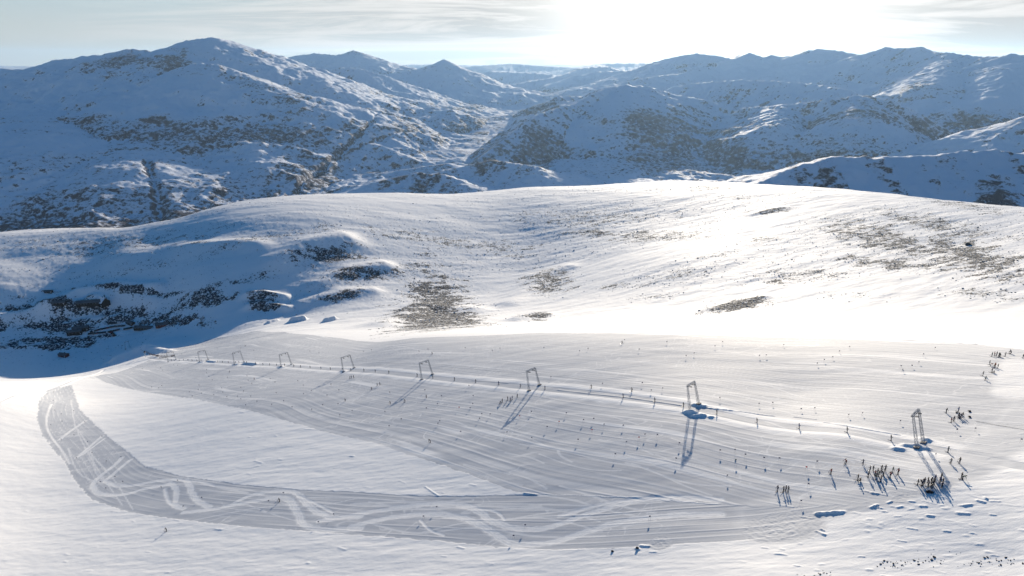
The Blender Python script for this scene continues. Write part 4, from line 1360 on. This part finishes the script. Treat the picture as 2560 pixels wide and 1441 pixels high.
for (u, v, kd, lb) in [(929.7, 974, 'turn', 'skier sliding down just below a pair of others'), (863.6, 1003, 'turn', 'dark skier carving mid run with a short shadow'), (975.8, 1010, 'turn', 'skier gliding mid run, lowest of three spaced across'),
                       (1012.5, 1006, 'turn', 'skier gliding mid run, middle one of three spaced across'), (1066.5, 995, 'turn', 'skier gliding mid run, highest of three spaced across'), (1080.8, 886, 'turn', 'single skier on the upper run above the lift track'),
                       (613.5, 866, 'turn', 'single skier on the upper run near its far end'), (574.7, 931, 'turn', 'small dark skier below the seventh pylon'), (636.4, 949, 'turn', 'small dark skier left of a faint pylon shadow'),
                       (1478.8, 971, 'turn', 'skier descending beside the snow bank above the track'), (1579.7, 979, 'turn', 'skier descending just right of another beside the snow bank'), (1555.5, 859, 'turn', 'tiny skier high on the upper run near its edge'),
                       (1076, 1107, 'bend', 'crouching racer among the gates on the lower run'), (416.5, 1329, 'turn', 'lone skier with a long thin shadow on untouched snow'), (699, 1254, 'turn', 'skier standing in the curved run beside carved turns')]:
    person(kd, u, v, random.uniform(1.0, 2.2), lb, None, jacket='black')
# the queue at the bottom of the lift
Q = [(366.5, 884), (378.5, 887), (391, 890), (397, 891), (427.7, 892), (437, 891)]
qp = []
for k in range(84):
    f = k / 83 * (len(Q) - 1)
    i = min(int(f), len(Q) - 2)
    u = Q[i][0] + (Q[i + 1][0] - Q[i][0]) * (f - i)
    v = Q[i][1] + (Q[i + 1][1] - Q[i][1]) * (f - i)
    qp.append((u + random.uniform(-0.4, 0.4), v + random.uniform(-1.5, 1.3)))
for k, (u, v) in enumerate(sorted(qp)):
    person(random.choice(['stand', 'walk']), u, v, -1.2 + random.uniform(-.5, .5), f'skier waiting in the lift queue, {nth(k + 1)} along it', 'skiers waiting in the lift queue')
for k in range(12):
    f = k / 11
    person(random.choice(['stand', 'walk']), 398 + 19 * f, 896.5 - 1.5 * f + random.uniform(-.5, .5), random.uniform(0, 6), f'skier in the short second row below the lift queue, {nth(k + 1)} along it', 'skiers in the second row of the queue')

# ------------------------------------------------------------------ bags left on the snow


def make_bag():
    root = bpy.data.objects.new('backpack', None)
    COL.objects.link(root)
    b = MB()
    b.ball((0, 0, 0.17), 0.3, 'bag', 2, (1.15, 0.75, 0.62), 0.08)
    obj('pack', b.mesh('pack', True), root)
    b = MB()
    b.ball((0.05, 0.16, 0.14), 0.14, 'navy', 2, (1.1, 0.5, 0.7), 0.05)
    obj('pocket', b.mesh('pocket', True), root)
    for sx in (-0.1, 0.1):
        b = MB()
        prev = None
        for k in range(7):
            a = math.pi * k / 6
            q = Vector((sx - 0.05, -0.2 - 0.12 * math.sin(a), 0.05 + 0.13 * (1 - math.cos(a))))
            if prev is not None:
                b.tube(prev, q, 0.018, 0.018, 'bag', 5)
            prev = q
        obj('strap', b.mesh('strap'), root)
    root['category'] = 'bag'
    return root


bag = make_bag()
bl = [(2424, 1030), (2424, 1044), (2391, 1033)] + [(2317 + 2.2 * k, 1230 + (k % 2) * 2.0 + k * 0.2) for k in range(7)]
bn = ['dark bag, upper of the two beside the group above the pylon', 'dark bag, lower of the two beside the group above the pylon', 'small dark bag lying behind the group above the pylon'] + [f'dark bag, {nth(k + 1)} from the left in the heap before the huddle' for k in range(7)]
for k, ((u, v), lb) in enumerate(zip(bl, bn)):
    put(bag, G3(u, v, -0.03), random.uniform(0, 6), lb, 'bags left on the snow', first=(k == 0), scale=random.uniform(1.3, 1.7) if k < 2 else random.uniform(1.0, 1.4))


# ------------------------------------------------------------------ race gates and run markers
def make_gate(col):
    root = bpy.data.objects.new('race_gate', None)
    COL.objects.link(root)
    for sx in (-0.27, 0.27):
        b = MB()
        b.tube((sx, 0, -0.3), (sx, 0, 1.75), 0.015, 0.013, 'pole', 6)
        b.ball((sx, 0, 1.75), 0.022, 'pole', 1)
        obj('gate_pole', b.mesh('gate_pole'), root)
    b = MB()
    n0 = 5
    vs = [[b.bm.verts.new((-0.27 + 0.54 * i / n0, 0.03 * math.sin(i * 1.3) + (0.012 if s_ else 0), z)) for i in range(n0 + 1)] for s_ in (0, 1) for z in (1.15, 1.55)]
    for r0_, r1_ in ((0, 1), (2, 3), (0, 2), (1, 3)):
        for i in range(n0):
            b.bm.faces.new((vs[r0_][i], vs[r0_][i + 1], vs[r1_][i + 1], vs[r1_][i]))
    b._mi(col)
    obj('panel', b.mesh('panel'), root)
    root['category'] = 'race gate'
    return root


GATE = {c_: make_gate('gate_' + c_) for c_ in ('red', 'blue', 'green')}
gused = set()


def gates(pts, where, group, red=()):
    pts = sorted(pts)
    for i, (u, v) in enumerate(pts):
        rd = any(abs(u - a_) < 2 and abs(v - b_) < 2 for a_, b_ in red)
        c_ = 'red' if rd else ('green' if abs(u - 1838.6) < 1 else 'blue')
        tone = {'red': 'red', 'blue': 'dark', 'green': 'green'}[c_]
        d = G3(u, v)
        # the mark seen in the picture is the cloth; its foot stands lower down
        drop = 1.35 * FPX * 0.88 / d.length
        put(GATE[c_], G3(u, v + drop), random.uniform(-0.5, 0.5) + (0.35 if u < 900 else 0.0), f'{tone} gate flag, {nth(i + 1)} from left {where}', group, first=c_ not in gused, scale=0.78)
        gused.add(c_)


gates([(134, 1000.6), (138, 1025), (154, 1034.5), (185, 1026), (156, 1052.5), (127.7, 1061), (212.8, 1054), (186, 1087), (154, 1097.5), (255.8, 1090), (219.5, 1103), (231, 1131), (192, 1144), (303, 1140), (266.7, 1152), (118, 984.5), (134, 980),
       (288.4, 1191), (252, 1203.6), (307.7, 1203), (265.5, 1219.4)], 'on the steep start of the curved run', 'gates of the curved run')
gates([(404, 1216.6), (444.7, 1200), (459, 1263.8), (505, 1242), (672, 1250), (709, 1230), (834.5, 1283), (796.7, 1303), (1091.8, 1264.7), (1059, 1287.5), (1313, 1310), (1284, 1336), (1624, 1288)], 'on the long lower curved run', 'gates of the curved run')
gates([(1148, 1017), (1175.6, 1017.7), (1204.5, 1033), (1225.6, 1033.8), (1199, 1044.7), (1182, 1007.7), (1328.8, 1026.7), (1299, 1038), (1415.8, 1030.6), (1397.5, 1052.5), (1099.7, 1050.5), (1151.6, 1077), (1267.5, 1078), (1329.4, 1092), (1367.7, 1065),
       (1445, 1096.6), (1479.7, 1072), (1510, 1058.4), (1565.6, 1102.5), (1538, 1132.7), (1458.6, 1047.8), (1484, 1044.7), (1557.8, 1061), (1597, 1091.6), (1612, 1083.8), (1643, 1085), (1698, 1105.6), (1689.8, 1143.6), (1799.8, 1122.8), (1836.7, 1122),
       (1838.6, 1147.8), (1862.8, 1133.8), (1909.4, 1142), (1947.7, 1143), (1817.5, 1187), (2041.9, 1151), (2015, 1166), (2020, 1208), (2001.6, 1250)], 'in the race course below the lift track', 'gates of the race course',
      red=[(1148, 1017), (1299, 1038), (1397.5, 1052.5), (1479.7, 1072), (1597, 1091.6), (2015, 1166)])
gates([(356.4, 922), (390.5, 916), (402.5, 919), (406.4, 925), (434.5, 911.5), (444, 912), (517, 923), (517.3, 932), (618, 939), (621, 950), (630, 958), (676, 945.5), (688, 954), (569, 942.7), (531, 949), (523, 940), (405, 964), (397, 969), (380, 967), (496, 973), (498, 962),
       (474, 979), (504, 982), (481, 989.5), (535, 986), (567.7, 990.8), (557.5, 979.5), (554.5, 969), (602.5, 967.7), (609, 976.7), (602.5, 996), (627, 989), (642.7, 1002), (614.5, 1011), (680, 1010), (691, 980.6), (594, 989.5)], 'low on the run near the queue', 'gates near the bottom of the run')
gates([(709.5, 1000.5), (730.6, 1015.8), (745, 951), (758.6, 962), (827.8, 959.5), (847.7, 973.6), (778.6, 975.6), (818, 986.4), (759, 983), (974.5, 979), (1062.5, 973.6), (845.6, 1008), (807, 1010.8), (779.7, 1022), (880.8, 1025), (850, 1036), (962.5, 1027), (1003.6, 1046),
       (1093.8, 1007.7), (1066, 1018), (973, 1063), (1095, 1057), (1172.5, 963), (1103.8, 987.7), (1183, 987.7)], 'on the middle run below the lift track', 'gates on the middle of the run')
gates([(455, 885), (494, 882), (490, 893.6), (543, 869.4), (602.5, 869.4), (635, 875.6), (775, 877), (797.7, 881), (909, 877.5), (928.6, 874), (1047.7, 877), (1070, 871.7), (1163, 868.6), (1250, 869.4), (1231, 874.8), (1359.7, 866.9), (1448.6, 876), (1377, 940.8),
       (1561, 848), (1470, 869.4), (1597.7, 872), (1506, 956.9), (1627.8, 974), (1656, 969), (1605.5, 956)], 'on the run beyond the lift track', 'gates beyond the lift track')
gates([(1714.8, 887.7), (1735, 881), (1787, 864), (1806, 854), (1667, 852.5), (1799, 993), (1958.6, 861), (1898, 888), (1915, 887), (2060, 898), (2042.5, 907), (2123, 865.8), (2098, 876.7), (2081, 891.6), (2002, 1021), (2036, 1018.6), (2120.6, 1035.8), (2155, 1031.4),
       (1896.9, 1007), (1931, 1004.8), (2336.9, 868.6), (2307.7, 885), (2296, 904), (2278.8, 913), (2251.7, 914), (2255.6, 922.8), (2249.5, 1051), (2391, 1073), (2437, 1070), (2337.7, 1134), (2551.8, 1097.8)], 'on the upper run toward the brow', 'gates on the wide upper run')


# ------------------------------------------------------------------ huts and cars in the hollow
def hut(u, v, L_, W_, Hh, Rh, rz, label, wall='wood', roof='roof', wins=5, lift=0.0, chimney=True):
    root = bpy.data.objects.new('mountain_hut', None)
    COL.objects.link(root)
    b = MB()
    b.box((0, 0, Hh / 2 - 1.0), (L_, W_, Hh + 2.0), wall)
    for sx in (-1, 1):                       # gable triangles
        x = sx * (L_ / 2)
        n0 = len(b.bm.faces)
        vs = [b.bm.verts.new(p) for p in ((x, -W_ / 2, Hh), (x, W_ / 2, Hh), (x, 0, Hh + Rh), (x - sx * 0.3, -W_ / 2, Hh), (x - sx * 0.3, W_ / 2, Hh), (x - sx * 0.3, 0, Hh + Rh))]
        for f in ((0, 1, 2), (3, 5, 4), (0, 2, 5, 3), (1, 4, 5, 2), (0, 3, 4, 1)):
            b.bm.faces.new([vs[i] for i in f])
        b._paint(n0, wall)
    obj('wall', b.mesh('wall'), root)
    b = MB()
    ov, th = 0.7, 0.28
    for sy in (-1, 1):
        y0, z0 = sy * (W_ / 2 + ov), Hh - ov * Rh / (W_ / 2)
        lo = [(-L_ / 2 - ov, y0, z0), (L_ / 2 + ov, y0, z0), (L_ / 2 + ov, 0, Hh + Rh), (-L_ / 2 - ov, 0, Hh + Rh)]
        hi = [(x, y, z + th) for x, y, z in lo]
        n0 = len(b.bm.faces)
        vs = [b.bm.verts.new(p) for p in lo + hi]
        for f in ((0, 1, 2, 3), (4, 7, 6, 5), (0, 4, 5, 1), (1, 5, 6, 2), (2, 6, 7, 3), (3, 7, 4, 0)):
            b.bm.faces.new([vs[i] for i in f])
        b._paint(n0, roof)
    rf = obj('roof', b.mesh('roof'), root)
    if chimney:
        b = MB()
        b.box((L_ * 0.22, 0, Hh + Rh + 0.5), (0.9, 0.9, 1.6), 'stone')
        obj('chimney', b.mesh('chimney'), rf)
    for k in range(wins):
        x = -L_ / 2 + L_ * (k + 0.6) / (wins + 0.2)
        b = MB()
        b.box((x, -W_ / 2 - 0.04, Hh * 0.58), (1.3, 0.1, 1.2), 'frame')
        w_ = obj('window', b.mesh('window'), root)
        b = MB()
        b.box((x, -W_ / 2 - 0.08, Hh * 0.58), (1.1, 0.08, 1.0), 'glass')
        obj('pane', b.mesh('pane'), w_)
    b = MB()
    b.box((L_ * 0.42, -W_ / 2 - 0.05, 1.05), (1.1, 0.12, 2.1), 'frame')
    obj('door', b.mesh('door'), root)
    g = G3(u, v, lift)
    root.location = g
    root.rotation_euler = (0, 0, rz)
    root.scale = (0.8, 0.8, 0.8)
    tag(root, label, 'building', 'huts in the hollow')
    return root


face_cam = math.atan2(-510, -880)            # huts turn their long side roughly to the slope
hut(231, 775, 40, 12, 4.2, 3.0, R(14), 'long dark timber lodge wing stretching below the snow bright gable', wins=9, lift=0.4)
hut(258, 769, 20, 15, 5.5, 7.0, R(-28), 'tall lodge wing with steep roof catching the sun', roof='roof_snow', wins=4, lift=1.2)
hut(188, 835, 20, 12, 5.0, 1.6, R(22), 'dark flat roofed block, nearer of the two joined ones', wins=4)
hut(203, 826, 22, 11, 5.0, 1.8, R(22), 'dark roofed block behind the other, edged with snow', wins=5, roof='roof')
hut(361, 822, 30, 10, 3.2, 2.0, R(-6), 'long low dark hut beside the parked cars', wins=6)
hut(327, 811, 13, 7, 2.8, 1.8, R(-25), 'small dark shed between parked cars and the lamp mast', wins=2, chimney=False)
hut(406, 815, 18, 9, 3.6, 2.4, R(16), 'reddish hut standing apart beyond the low dark one', wall='red_wood', wins=4)
hut(153, 782, 20, 9, 3.4, 2.4, R(12), 'dark hut on the slope left of the lodge', wins=4)
hut(160, 891, 12, 8, 3.4, 2.2, R(-12), 'small reddish hut at the end of the snowy road', wall='red_wood', wins=2)
hut(122, 731, 11, 6, 2.4, 1.6, R(8), 'tiny hut alone on the blue slope', wins=2, chimney=False)
mast = bpy.data.objects.new('lamp_mast', None)
COL.objects.link(mast)
b = MB()
b.tube((0, 0, -0.5), (0, 0, 13), 0.16, 0.09, 'dark_steel', 8)
obj('pole', b.mesh('pole'), mast)
b = MB()
b.tube((-2.0, 0, 12.6), (2.0, 0, 12.6), 0.07, 0.07, 'dark_steel', 6)
obj('crossarm', b.mesh('crossarm'), mast)
for sx in (-1.9, -0.7, 0.7, 1.9):
    b = MB()
    b.box((sx, -0.25, 12.4), (0.55, 0.5, 0.45), 'dark_steel', taper=0.7)
    obj('lamp_head', b.mesh('lamp_head'), mast)
mast.location = G3(355, 813)
tag(mast, 'dark mast with four lamp heads behind the long low hut', 'lamp mast')


def make_car(paint, van=False):
    root = bpy.data.objects.new('parked_car', None)
    COL.objects.link(root)
    b = MB()
    hh = 1.95 if van else 1.5
    prof = [(-2.15, .35), (-2.2, .75), (-2.1, .95), (-1.9, 1.0), (-1.6, hh - .05), (-.9, hh), (0.35, hh - .02), (1.05, 1.02), (1.95, .88), (2.2, .65), (2.2, .35)]
    if van:
        prof = [(-2.15, .35), (-2.2, .9), (-2.1, hh - .1), (-1.6, hh), (.7, hh), (1.5, 1.15), (2.1, .95), (2.25, .6), (2.2, .35)]
    L0 = [b.bm.verts.new((-0.86 + (0.10 if z > 1.1 else 0), y, z)) for y, z in prof]
    L1 = [b.bm.verts.new((0.86 - (0.10 if z > 1.1 else 0), y, z)) for y, z in prof]
    b.bm.faces.new(L0)
    b.bm.faces.new(L1[::-1])
    for i in range(len(prof)):
        j = (i + 1) % len(prof)
        b.bm.faces.new((L0[i], L1[i], L1[j], L0[j]))
    b._mi(paint)
    obj('body', b.mesh('body'), root)
    b = MB()
    b.box((0, -0.45, (hh + 1.0) / 2 + 0.02), (1.66, 1.9, hh - 1.14), 'glass', taper=0.95)
    b.box((0, 0.78, 1.22), (1.38, 0.5, 0.36), 'glass', taper=0.8)
    obj('window', b.mesh('window'), root)
    for sx in (-0.82, 0.82):
        for y in (-1.35, 1.35):
            b = MB()
            b.tube((sx - 0.11, y, 0.33), (sx + 0.11, y, 0.33), 0.33, 0.33, 'rubber', 14)
            wl = obj('wheel', b.mesh('wheel'), root)
            b = MB()
            b.tube((sx - 0.12, y, 0.33), (sx + 0.12, y, 0.33), 0.19, 0.19, 'steel', 10)
            obj('rim', b.mesh('rim'), wl)
    for sx in (-0.62, 0.62):
        b = MB()
        b.box((sx, 2.17, 0.68), (0.34, 0.12, 0.16), 'frame')
        obj('headlight', b.mesh('headlight'), root)
    root['category'] = 'car'
    return root


CARS = {'dark': make_car('car_dark'), 'grey': make_car('car_grey'), 'white': make_car('car_white', True), 'red': make_car('car_red')}
cused = set()


def car_row(pts, n, where, snow=0.1):
    k = 0
    path = [G3(u, v) for u, v in pts]
    seg = [(b_ - a_).length for a_, b_ in zip(path[:-1], path[1:])]
    tot = sum(seg)
    for i in range(n):
        s_ = tot * (i + 0.5) / n
        j = 0
        while s_ > seg[j]:
            s_ -= seg[j]
            j += 1
        q = path[j].lerp(path[j + 1], s_ / seg[j])
        dr = path[j + 1] - path[j]
        ang = math.atan2(dr.y, dr.x)
        c_ = random.choice(['dark'] * 5 + ['grey'] * 2 + ['white', 'red'])
        q.z = ground_z(q.x, q.y) - 0.02
        put(CARS[c_], q, ang + random.uniform(-.06, .06) + (math.pi if random.random() < .3 else 0), f'{c_} parked {"van" if c_ == "white" else "car"}, {nth(i + 1)} from the left in the {where}', 'cars parked in the hollow', first=c_ not in cused)
        cused.add(c_)


car_row([(225, 832), (257.4, 824), (285, 818.5), (313, 816.5)], 25, 'longer upper row')
car_row([(221, 837.5), (271, 833), (300, 825.5)], 19, 'lower row below the longer one')
car_row([(272, 812), (302, 808.5)], 8, 'short row behind the others')
car_row([(309, 826), (332, 820.5)], 7, 'row leading to the low hut')
car_row([(278, 833), (288, 843)], 4, 'short file turning off the lower row')

# ------------------------------------------------------------------ stones
bm = bmesh.new()
bmesh.ops.create_icosphere(bm, subdivisions=1, radius=1.0)
ico_v = np.array([v.co[:] for v in bm.verts])
ico_f = np.array([[v.index for v in f.verts] for f in bm.faces])
bm.free()
# the block fields on the hill: nobody could count them
wgt = (np.clip(dens, 0, 1) ** 1.5) * np.clip(0.25 + pat * 1.6, 0, 1.2) * (RR > 560)
cell = RR * (gaz[1] - gaz[0]) * np.gradient(RR, axis=1)
prob = (wgt * cell / (RR / 1000) ** 0.5).reshape(-1)
prob /= prob.sum()
NS = 60000
pick = rng.choice(prob.size, NS, p=prob)
pi_, pj_ = np.unravel_index(pick, RR.shape)
sx_ = X[pi_, pj_] + rng.normal(0, 3.5, NS)
sy_ = Y[pi_, pj_] + rng.normal(0, 3.5, NS)
sr_ = np.hypot(sx_, sy_)
sz_ = Z[np.clip(np.searchsorted(gaz, np.arctan2(sx_, sy_)), 0, NA - 1), np.clip(np.searchsorted(glr, np.log(sr_)), 0, NR - 1)]
size = np.clip(rng.lognormal(-0.85, 0.45, NS), 0.2, 1.7)
rot = rng.uniform(0, math.tau, NS)
shp = 1 + rng.uniform(-0.32, 0.32, (NS, 12, 1))
vv = ico_v[None] * shp * size[:, None, None] * np.array([1.0, 0.75, 0.62])
cx_, sx2 = np.cos(rot)[:, None], np.sin(rot)[:, None]
vx = vv[..., 0] * cx_ - vv[..., 1] * sx2 + sx_[:, None]
vy = vv[..., 0] * sx2 + vv[..., 1] * cx_ + sy_[:, None]
vz = vv[..., 2] + sz_[:, None] + size[:, None] * 0.12
me = bpy.data.meshes.new('boulder_field')
me.vertices.add(NS * 12)
me.vertices.foreach_set('co', np.stack([vx, vy, vz], -1).astype(np.float32).reshape(-1))
ff = (ico_f[None] + (np.arange(NS) * 12)[:, None, None]).reshape(-1, 3).astype(np.int32)
me.loops.add(ff.size)
me.loops.foreach_set('vertex_index', ff.reshape(-1))
me.polygons.add(len(ff))
me.polygons.foreach_set('loop_start', np.arange(0, ff.size, 3, dtype=np.int32))
me.update()
m_, t_ = new_mat('snow_dusted_stone')
ge = t_.n('ShaderNodeNewGeometry')
nz_ = t_.n('ShaderNodeSeparateXYZ', {0: ge.outputs['Normal']})
tcc = t_.n('ShaderNodeTexCoord')
nn = t_.n('ShaderNodeTexNoise', {'Vector': tcc.outputs['Object'], 'Scale': 0.8, 'Detail': 4.0})
fa = t_.ramp(t_.math('ADD', nz_.outputs[2], t_.math('MULTIPLY', nn.outputs[0], 0.5)), [(0.80, 0.0), (0.95, 1.0)])
cc = t_.mix(fa, t_.mix(nn.outputs[0], (0.03, 0.03, 0.036), (0.09, 0.085, 0.08)), (0.82, 0.83, 0.85))
t_.n('ShaderNodeOutputMaterial', {0: t_.n('ShaderNodeBsdfPrincipled', {'Base Color': cc, 'Roughness': 0.85}).outputs[0]})
me.materials.append(m_)
bf = bpy.data.objects.new('boulder_field', me)
COL.objects.link(bf)
bf['kind'] = 'stuff'
tag(bf, 'dark snow dusted blocks strewn over the hill behind the run', 'boulders')

# stones that poke through at the lower right
SM = []
for k in range(5):
    b = MB()
    b.ball((0, 0, 0.25), 1.0, 'stone', 2, (1.0, 0.72, 0.6), 0.34)
    SM.append(b.mesh('boulder'))
spots = []
for (u0, v0, su, sv, n) in [(2245, 1412, 42, 12, 34), (2330, 1395, 48, 18, 22), (2500, 1405, 50, 14, 30), (2060, 1434, 60, 8, 16), (2440, 1410, 40, 10, 10)]:
    for k in range(n):
        u, v = random.gauss(u0, su * 0.6), random.gauss(v0, sv * 0.6)
        if v < 1446 and u < 2590:
            spots.append((u, v))
for k, (u, v) in enumerate(sorted(spots)):
    o = bpy.data.objects.new('boulder', SM[k % 5])
    COL.objects.link(o)
    s_ = random.choice([0.07, 0.09, 0.12, 0.16, 0.24])
    o.location = G3(u, v, -s_ * 0.05)
    o.rotation_euler = (0, 0, random.uniform(0, 6))
    o.scale = (s_ * 1.2, s_, s_ * 0.7)
    tag(o, f'small dark stone, {nth(k + 1)} from left in the lower right scatter', 'stone', 'stones poking through at the lower right')
for (u, v, s_, lb) in [(1531, 1379, .38, 'single dark stone at the lower rim of the curved run'), (1593, 1372, .42, 'dark lump beside the churned snow at the run rim'), (2420, 613, 4.0, 'big dark block sitting high on the hill'), (1088, 1378, .01, '')]:
    if not lb:
        continue
    o = bpy.data.objects.new('boulder', SM[0])
    COL.objects.link(o)
    o.location = G3(u, v, -s_ * 0.05)
    o.scale = (s_,) * 3
    tag(o, lb, 'stone')
# a thin dark streak drawn as a tube over the snow at the right
cb = MB()
prev = None
for k in range(25):
    q = G3(2440 + 130 * k / 24, 1054 + 23 * k / 24, 0.12)
    if prev is not None:
        cb.tube(prev, q, 0.035, 0.035, 'rope', 5)
    prev = q
tag(obj('streak', cb.mesh('streak')), 'thin dark streak running across the worn way at the right', 'streak')


# ------------------------------------------------------------------ the air
def haze_box():
    me = bpy.data.meshes.new('haze')
    bm = bmesh.new()
    bmesh.ops.create_cube(bm, size=1.0)
    bmesh.ops.scale(bm, vec=(92000, 48000, 1950), verts=bm.verts)
    bmesh.ops.translate(bm, vec=(0, 22000, -325), verts=bm.verts)
    bm.to_mesh(me)
    m, t = new_mat('haze_air')
    v = t.n('ShaderNodeVolumePrincipled', {'Color': (0.46, 0.70, 1.0, 1), 'Density': 0.000017, 'Anisotropy': 0.42})
    t.n('ShaderNodeOutputMaterial', {1: v.outputs[0]})
    me.materials.append(m)
    o = bpy.data.objects.new('haze', me)
    COL.objects.link(o)
    o['kind'] = 'stuff'
    return o


haze_box()
